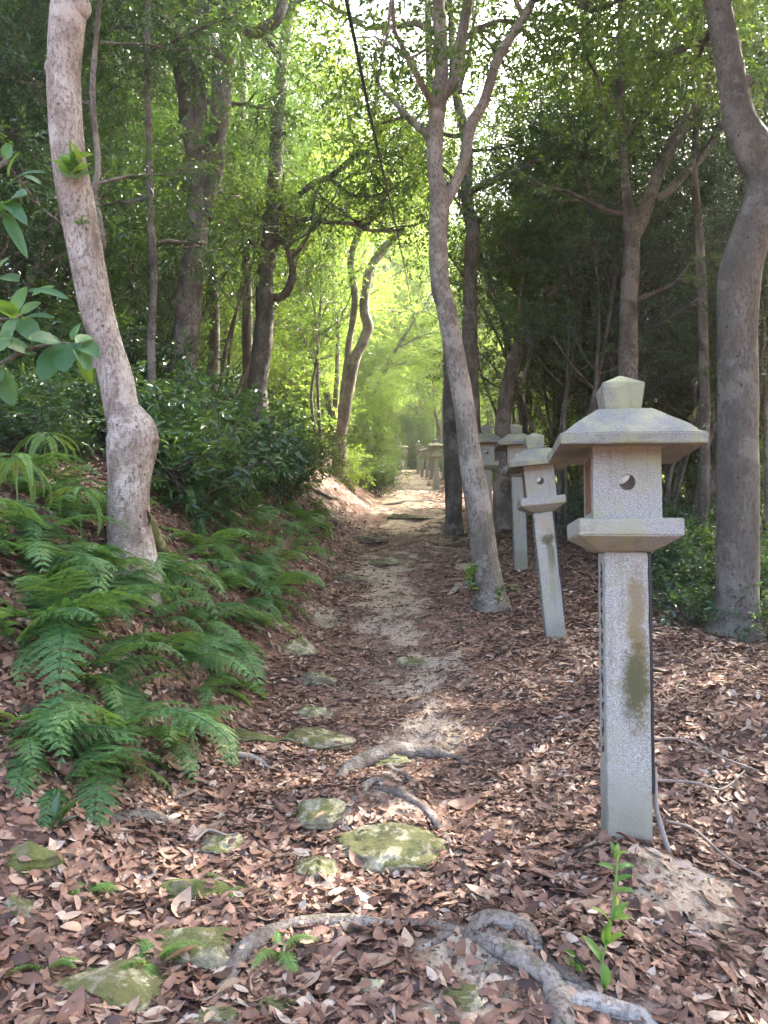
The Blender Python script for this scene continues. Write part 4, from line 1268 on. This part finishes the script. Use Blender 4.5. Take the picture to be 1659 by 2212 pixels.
root_px([(1205, 2165, 40), (1270, 2165, 46), (1330, 2180, 44), (1390, 2200, 36), (1420, 2230, 30)], "knobbly root branching away with white lichen patches", bark_mat("lichen_root", (.3, .27, .25), (.16, .14, .13), (.36, .34, .31), .2, 0, 1.3))
root_px([(1000, 2025, 12), (1050, 1990, 40), (1110, 2000, 46), (1150, 2030, 36), (1165, 2050, 16)], "stubby bark covered root knuckle behind the curling root", ROOT, .6)
root_px([(1150, 2035, 12), (1200, 2090, 22), (1250, 2120, 26), (1290, 2140, 14)], "short dark root stub beside the seedling", BARK_DARK)
root_px([(690, 1720, 14), (760, 1665, 34), (830, 1632, 46), (910, 1630, 40), (980, 1640, 26), (1020, 1655, 10)], "humped mossy root across the middle of the path", ROOT, .6)
root_px([(465, 1635, 8), (510, 1632, 18), (550, 1640, 17), (590, 1660, 8)], "thin bent root lying by the lower ferns")
root_px([(790, 1700, 14), (860, 1715, 24), (930, 1760, 22), (970, 1820, 14), (1010, 1850, 8)], "slanting root beside the bulging yellow rock")
root_px([(690, 1790, 10), (740, 1770, 22), (800, 1690, 20), (840, 1690, 10)], "grey root wedged between two mossy rocks")
root_px([(640, 1980, 8), (560, 1925, 14), (470, 1900, 18), (420, 1870, 10)], "root running under the green moss hump", MOSS)
root_px([(960, 1290, 6), (985, 1270, 14), (1010, 1262, 16), (1040, 1275, 18)], "root spreading from the foot of the forked grey tree")
root_px([(1100, 1310, 20), (1120, 1318, 14), (1150, 1330, 8)], "short root on the lantern side of the forked grey tree")
root_px([(560, 1040, 8), (650, 1045, 12), (720, 1075, 12), (770, 1085, 8)], "pale fallen branch on the bank below the two stemmed tree", BARK_FAR)
root_px([(820, 1090, 5), (870, 1085, 9), (930, 1082, 7), (960, 1092, 4)], "low root step where the path narrows", BARK_FAR)
root_px([(215, 1770, 20), (280, 1765, 34), (340, 1768, 32), (400, 1775, 16)], "rotten log half buried below the ferns", BARK_DARK)

root_px([(690, 1998, 16), (650, 2035, 20), (700, 2058, 20), (780, 2064, 18), (850, 2085, 12), (880, 2110, 6)], "root branch dipping below the long arching root")
root_px([(545, 2050, 18), (590, 2075, 18), (640, 2100, 12), (670, 2130, 6)], "short root fork near the tiny fern")
root_px([(985, 2004, 14), (950, 2030, 16), (905, 2050, 12), (870, 2055, 6)], "thin root bending back over the bare patch")
root_px([(1100, 2060, 22), (1060, 2080, 20), (1040, 2130, 16), (1050, 2190, 8)], "root fork sinking into the pale bare patch")
root_px([(1180, 2110, 22), (1230, 2130, 18), (1290, 2150, 12), (1340, 2150, 5)], "thin root running past the seedling's foot")
root_px([(830, 1640, 20), (880, 1680, 16), (900, 1720, 10)], "root fork dropping from the humped root")
root_px([(505, 2092, 26), (480, 2130, 30), (470, 2180, 24), (480, 2240, 20)], "end of the arching root turning down beside the rocks")
# twigs on the litter
for k, (pts, lab) in enumerate([
    ([(1405, 1610), (1480, 1620), (1560, 1650), (1640, 1690)], "long thin grey twig beyond the stained lantern"), ([(1420, 1700), (1500, 1715), (1560, 1720), (1610, 1690)], "curved grey twig lying in the brown leaves"),
    ([(1440, 1790), (1500, 1820), (1570, 1870), (1650, 1930)], "straight twig slanting away below the curved one"), ([(420, 1835), (450, 1822), (490, 1822), (515, 1830)], "short pale stick near the square yellow rock"),
    ([(1520, 1330), (1570, 1322), (1620, 1330), (1659, 1350)], "bare branch lying at the foot of the crooked tree"), ([(1180, 1180), (1250, 1220), (1285, 1260)], "thin stick between two lanterns")]):
    P = [np.array(hit(x, y)) + np.array([0, 0, .03 + .02 * (i_ % 2)]) for i_, (x, y) in enumerate(pts)]
    S, sr = smooth_stem(P, np.linspace(.007, .004, len(P)), 5)
    mb = MB(); tube(mb, S, sr, 5, .1, 20, k)
    tag(mb.obj("twig", TWIG, None, True), lab, "twig", "twigs on the leaf litter")

# ------------------------------------------------------------------ leaf litter
def litter(n, y0, y1, size, grid, seed, xhalf):
    r = np.random.default_rng(seed)
    y = r.uniform(y0, y1, n); x = r.uniform(-1, 1, n) * xhalf(y) + .0
    b = bare(x, y)
    clump = fbm(x * 1.5, y * 1.5, o=2, seed=77)
    keep = r.random(n) < (1 - (.86 - .28 * (y > 3.4)) * b) * np.clip(.85 + .5 * clump, .35, 1)
    keep &= ~cleared(x, y) | (r.random(n) < .14)
    x, y = x[keep], y[keep]; n = len(x)
    e = .06
    z = gz(x, y); zx = (gz(x + e, y) - z) / e; zy = (gz(x, y + e) - z) / e
    trod = np.exp(-((x - path_x(y)) / .7) ** 2) * sstep(2.6, 4.5, y)
    N = unit(np.stack([-zx, -zy, np.ones(n)], 1) + r.normal(0, 1, (n, 3)) * (.26 - .15 * trod)[:, None])
    a = r.uniform(0, 2 * np.pi, n)
    D = np.stack([np.cos(a), np.sin(a), np.zeros(n)], 1); D = unit(D - N * np.sum(D * N, 1, keepdims=True))
    L = size * np.exp(r.normal(0, .34, n)) * (1 - .3 * trod); W = L * r.uniform(.28, .52, n)
    P = np.stack([x, y, z + r.uniform(.001, .02, n) * (1 - .6 * trod)], 1) - D * (L * .5)[:, None]
    tint = np.clip(r.normal(.5, .27, n), 0, 1)
    mb = MB()
    curl = r.normal(.0, .35, n)
    if not grid:
        leaves(mb, P, D, N, L, W, fold=.12, droop=.12, tint=tint, kind=6)
        return mb
    S = np.cross(D, N)
    t = np.linspace(0, 1, 6); prof = np.array([.06, .7, 1.0, .98, .68, .03])
    cup = r.normal(.05, .3, n); tw = r.normal(0, .35, n)
    V = []
    for i_, tt in enumerate(t):
        q = tt - .5
        for sgn in (-1, 0, 1):
            ww = W * .5 * prof[i_] * sgn
            ang = tw * q * 2
            v = P + D * (L * tt)[:, None] + S * (ww * np.cos(ang))[:, None] + N * (curl * L * q * q * 1.6 + abs(sgn) * cup * W * .5 * prof[i_] + ww * np.sin(ang))[:, None]
            V.append(v)
    V = np.stack(V, 1)
    fl = []
    for i_ in range(5):
        for c in (0, 1):
            fl.append([i_ * 3 + c, i_ * 3 + c + 1, (i_ + 1) * 3 + c + 1, (i_ + 1) * 3 + c])
    Fa = (np.arange(n)[:, None, None] * 18 + np.array(fl)[None]).reshape(-1, 4)
    mb.add(V.reshape(-1, 3), Fa, np.repeat(tint, 10))
    return mb
LM = MB()
LM.merge(litter(33000, 1.5, 4.2, .049, True, 1, lambda y: .62 * y + .3))
LM.merge(litter(54000, 4.2, 8.0, .049, False, 2, lambda y: .6 * y + .2))
LM.merge(litter(52000, 8.0, 16, .066, False, 3, lambda y: .5 * y + .5))
LM.merge(litter(24000, 16, 45, .10, False, 4, lambda y: np.minimum(.3 * y, 8) + .5))
rr_ = np.random.default_rng(9)       # crumbs and broken bits between the leaves
nb = 34000
yb_ = 1.5 + 8 * rr_.random(nb) ** 1.5; xb_ = rr_.uniform(-1, 1, nb) * (.6 * yb_ + .3)
ab_ = rr_.uniform(0, 6.28, nb)
leaves(LM, np.stack([xb_, yb_, gz(xb_, yb_) + rr_.uniform(.002, .016, nb)], 1), np.stack([np.cos(ab_), np.sin(ab_), rr_.normal(0, .15, nb)], 1), rr_.normal(0, .3, (nb, 3)) + np.array([0, 0, 1.0]),
       .022 * np.exp(rr_.normal(0, .4, nb)), .010 * np.exp(rr_.normal(0, .4, nb)), tint=np.clip(rr_.normal(.35, .3, nb), 0, 1))
pr_ = np.array([a for a, b in ROCK_LEAF]); nr_ = np.array([b for a, b in ROCK_LEAF]); kr_ = len(pr_)
leaves(LM, pr_ + nr_ * .006, unit(rr_.normal(0, 1, (kr_, 3)) * np.array([1, 1, .2])), nr_ + rr_.normal(0, .2, (kr_, 3)), .05 * np.exp(rr_.normal(0, .35, kr_)), .021, tint=np.clip(rr_.normal(.5, .25, kr_), 0, 1), kind=6, fold=.12, droop=.12)
lo = LM.obj("leaf_litter", LITTER, None, True)
tag(lo, "brown and reddish dead leaves covering the whole forest floor", "leaf litter", kind="stuff")

# ------------------------------------------------------------------ seedling, big leafed branch, sprouts
def leaf_grid(mb, base, tip, W, N, r, cup=.12, droop=.12, nt=8):
    base = np.array(base); tip = np.array(tip); D = tip - base; L = np.linalg.norm(D); D = D / L
    N = unit(np.array(N) - D * np.dot(N, D)); S = np.cross(D, N)
    V = []; t = np.linspace(0, 1, nt)
    for tt in t:
        w = W * .5 * max(.02, math.sin(math.pi * min(1, tt * .93 + .02) ** .85) ** .8 * (1 if tt < .97 else .1))
        mid = base + D * L * tt + N * (droop * L * (1 - (2 * tt - 1) ** 2))
        for s in (-1, -.5, 0, .5, 1):
            ripple = .025 * W * math.sin(tt * 34 + abs(s) * 4) * abs(s)
            V.append(mid + S * w * s + N * (cup * W * abs(s) ** 1.5 + ripple))
    Fa = [[i_ * 5 + c, i_ * 5 + c + 1, (i_ + 1) * 5 + c + 1, (i_ + 1) * 5 + c] for i_ in range(nt - 1) for c in range(4)]
    mb.add(V, Fa, np.full(len(Fa), r.random()))

r = np.random.default_rng(5)
# seedling at the foot of the front lantern
Ys = 2.36
b0 = hit(1303, 2135); Ys = b0.y
sx = [(1303, 2135), (1300, 2080), (1315, 2020), (1325, 1950), (1332, 1880), (1330, 1835)]
sp = [np.array(at(x, y, Ys)) for x, y in sx]; sp[0] = np.array(b0) - np.array([0, 0, .02])
seed_root = empty("seedling", b0)
tag(seed_root, "bright green seedling with paired leaves in front of the stained lantern", "seedling")
S, sr = smooth_stem(sp, np.linspace(.004, .0018, len(sp)), 5)
mb = MB(); tube(mb, S - np.array(b0), sr, 6); mb.obj("stem", STEM_GREEN, seed_root, True)
lf = MB()
for (x0, y0, x1, y1, w) in [(1300, 2080, 1255, 2020, 22), (1300, 2080, 1310, 2130, 24), (1308, 2050, 1352, 2020, 24), (1308, 2040, 1316, 1990, 20), (1318, 2000, 1275, 1962, 18), (1320, 1990, 1358, 1950, 20), (1320, 1985, 1365, 1985, 18),
                            (1326, 1930, 1330, 1960, 16), (1326, 1925, 1372, 1928, 16), (1328, 1905, 1368, 1893, 14), (1330, 1880, 1290, 1868, 16), (1330, 1878, 1372, 1872, 16), (1331, 1860, 1334, 1820, 14), (1331, 1850, 1360, 1842, 12), (1330, 1848, 1318, 1818, 12),
                            (1297, 2100, 1318, 2160, 26)]:
    a = np.array(at(x0, y0, Ys)); t = np.array(at(x1, y1, Ys + r.uniform(-.05, .03)))
    leaf_grid(lf, a - np.array(b0), t - np.array(b0), w * depth(a) / F, (0, -.45, 1), r)
lf.obj("foliage", LEAF_YOUNG, seed_root, True)

# shrub with large leaves reaching in from the side
Yb = 1.75
gb = Vector((-1.35, 1.9, gz1(-1.35, 1.9)))
bigs = empty("broadleaf_shrub", gb)
tag(bigs, "shrub with large oval leaves reaching in before the pale leaning tree", "shrub")
mb = MB(); lf = MB()
def A_(x, y, Y): return np.array(at(x, y, Y)) - np.array(gb)
stem = [np.array([0, 0, -.1]), np.array([.05, 0, .7]), A_(-90, 900, 1.85), A_(-70, 600, 1.85), A_(-40, 420, 1.85), A_(15, 340, 1.85)]
S, sr = smooth_stem(stem, np.linspace(.014, .004, 6), 5); tube(mb, S, sr, 7)
for tw in ([(-90, 860), (-20, 800), (60, 755), (130, 742), (165, 745)], [(-80, 700), (-30, 690), (20, 690), (45, 680)], [(-60, 540), (-20, 490), (20, 440)], [(-90, 900), (-40, 840), (-5, 800)]):
    S, sr = smooth_stem([A_(x, y, Yb + .02 * k) for k, (x, y) in enumerate(tw)], np.linspace(.006, .003, len(tw)), 5); tube(mb, S, sr, 6)
mb.obj("stem", BARK_DARK, bigs, True)
BL = [(160, 742, 145, 808, 66), (165, 745, 213, 775, 46), (160, 735, 175, 700, 34), (140, 745, 95, 830, 62), (165, 742, 200, 730, 30), (178, 750, 198, 830, 30), (165, 748, 185, 805, 40),
      (45, 690, 85, 745, 44), (40, 690, 10, 760, 56), (30, 690, -20, 650, 50), (45, 680, 90, 655, 30), (50, 690, 120, 690, 28), (30, 680, 60, 620, 34), (-5, 735, 70, 770, 46), (30, 740, -20, 770, 46),
      (20, 440, 60, 425, 44), (15, 440, 60, 490, 30), (20, 440, -20, 480, 50), (15, 345, 25, 310, 36), (20, 400, 100, 375, 20), (20, 380, 42, 330, 30), (10, 460, 60, 560, 28), (0, 470, -30, 430, 40),
      (-5, 800, 30, 880, 44), (-5, 800, -30, 860, 44), (60, 630, 150, 650, 26), (40, 610, 0, 600, 40), (70, 640, 120, 620, 22), (50, 380, 90, 400, 20), (20, 560, -20, 620, 40), (130, 740, 60, 735, 44)]
for (x0, y0, x1, y1, w) in BL:
    a = A_(x0, y0, Yb + r.uniform(-.03, .05)); t = A_(x1, y1, Yb + r.uniform(-.09, .05))
    leaf_grid(lf, a, t, w * Yb / F * 1.05, (r.normal(0, .3), -.75, .7), r, .1, .08, 12)
lf.obj("foliage", LEAF_BIG, bigs, True)

def sprout(px, py, Y, n, size, label, mat, parent=None, seed=0, h=.0):
    r_ = np.random.default_rng(seed)
    p = at(px, py, Y)
    lf = MB()
    off = Vector((0, 0, 0)) if parent is None else parent.location
    D = r_.normal(0, 1, (n, 3)); D[:, 2] = np.abs(D[:, 2]) * .8 + .2; D[:, 1] -= .5
    C = np.array(p - off)[None] + np.repeat(np.array([[0, 0, 1.0]]), n, 0) * r_.uniform(-h, h, n)[:, None] + r_.normal(0, size * .15, (n, 3))
    leaves(lf, C, unit(D), r_.normal(0, .4, (n, 3)) + np.array([0, -.5, .8]), size * r_.uniform(.7, 1.2, n), size * .34, kind=6)
    if parent: return lf.obj("sprout", mat, parent)
    o = lf.obj("seedling", mat); tag(o, label, "seedling", None); return o
sprout(160, 365, 4.74, 30, .15, "", LEAF_YOUNG, T1, 1, .04)
sprout(255, 370, 4.9, 14, .11, "", LEAF_MID, T1, 2, .03)
sprout(178, 485, 4.82, 9, .06, "", LEAF_MID, T1, 3, .02)
sprout(1015, 1245, 7.7, 26, .10, "yellow green seedling against the foot of the forked grey tree", LEAF_YOUNG, None, 4, .14)
sprout(1078, 1290, 7.55, 24, .08, "dark seedling at the lantern side of the forked grey tree", LEAF_MID, None, 5, .08)
h = hit(112, 1790); sprout(112, 1785, h.y, 7, .11, "glossy seedling with four leaves in the litter below the ferns", LEAF_DARK, None, 6, .02)
h = hit(1240, 2085); sprout(1240, 2075, h.y, 7, .05, "small three leaved seedling beside the short dark root", LEAF_MID, None, 7, .02)
h = hit(1345, 1350); sprout(1110, 1270, 8.2, 8, .07, "tiny green seedling between the tilted lantern and the forked tree", LEAF_YOUNG, None, 8, .03)

# ------------------------------------------------------------------ overhead cable and its pole
cab = [(722, -120, 3.0), (735, -60, 3.4), (748, 0, 3.8), (775, 130, 4.9), (803, 265, 6.5), (832, 390, 9), (862, 520, 13.5), (880, 610, 20), (897, 700, 33), (902, 722, 40.5)]
P = [np.array(at(x, y, Yd)) for x, y, Yd in cab]
S, sr = smooth_stem(P, np.linspace(.0085, .02, len(P)), 6)
mb = MB(); tube(mb, S, sr, 8)
tag(mb.obj("power_cable", BLACK, None, True), "thick black cable hanging down the middle of the view to a pole", "cable")
pb = at(958, 724, 40.5)
pole = empty("utility_pole", (pb.x, 40.5, gz1(pb.x, 40.5)))
tag(pole, "slim utility pole with a grey metal arm behind the forked grey tree", "utility pole")
hz = pb.z - pole.location.z
mb = MB(); tube(mb, np.array([[0, 0, -.3], [0, 0, hz * .5], [0, 0, hz + .5]]), [.15, .13, .11], 12); mb.obj("shaft", POLE, pole, True)
bm = bmesh.new(); bmesh.ops.create_cube(bm, size=1, matrix=Matrix.Translation((-.62, -.16, hz)) @ Matrix.Diagonal((1.5, .08, .13, 1)))
bm_obj("crossarm", bm, STEEL, pole, .01)
bm = bmesh.new()
for k in (-1.25, -.8):
    bmesh.ops.create_cone(bm, cap_ends=True, segments=10, radius1=.05, radius2=.035, depth=.16, matrix=Matrix.Translation((k, -.16, hz + .145)))
bm_obj("insulator", bm, PIPE, pole)
P = [np.array(at(x, y, Yd)) for x, y, Yd in [(915, 733, 40.3), (880, 775, 44), (838, 822, 50), (800, 860, 58)]]
S, sr = smooth_stem(P, [.022] * 4, 6)
mb = MB(); tube(mb, S, sr, 6)
tag(mb.obj("power_cable", BLACK, None, True), "thin cable running from the pole's metal arm down behind the bushes", "cable")
# stump at the far bend
ps = at(862, 1010, 59)
bm = bmesh.new(); bmesh.ops.create_cone(bm, cap_ends=True, segments=14, radius1=.42, radius2=.34, depth=1.0)
for v in bm.verts: v.co += Vector((random.gauss(0, .03), random.gauss(0, .03), random.gauss(0, .02)))
me = bpy.data.meshes.new("tree_stump"); bm.to_mesh(me); bm.free(); me.materials.append(BARK_DARK)
o = link("tree_stump", me); o.location = (ps.x, 59, gz1(ps.x, 59) + .3)
tag(o, "weathered tree stump in front of the far lanterns at the bend", "tree stump")

# ------------------------------------------------------------------ the air of the wood
m = bpy.data.materials.new("haze_air"); m.use_nodes = True
n = m.node_tree; n.nodes.remove(n.nodes["Principled BSDF"])
pv = n.nodes.new("ShaderNodeVolumePrincipled")
pv.inputs["Color"].default_value = (.92, .96, 1, 1)
pv.inputs["Density"].default_value = .0015
pv.inputs["Anisotropy"].default_value = .72  # forward scatter also imitates lens flare on the sunward side
n.links.new(pv.outputs[0], n.nodes["Material Output"].inputs["Volume"])
HX0, HX1, HY0, HY1, HZ0, HZ1 = -45, 45, -8, 125, -9.0, 48.0
bm = bmesh.new()
bmesh.ops.create_cube(bm, size=1, matrix=Matrix.Translation(((HX0 + HX1) / 2, (HY0 + HY1) / 2, (HZ0 + HZ1) / 2)) @ Matrix.Diagonal((HX1 - HX0, HY1 - HY0, HZ1 - HZ0, 1)))
me = bpy.data.meshes.new("haze"); bm.to_mesh(me); bm.free(); me.materials.append(m)
tag(link("haze", me), "thin pale sunlit haze hanging between the trees", "haze", kind="stuff")
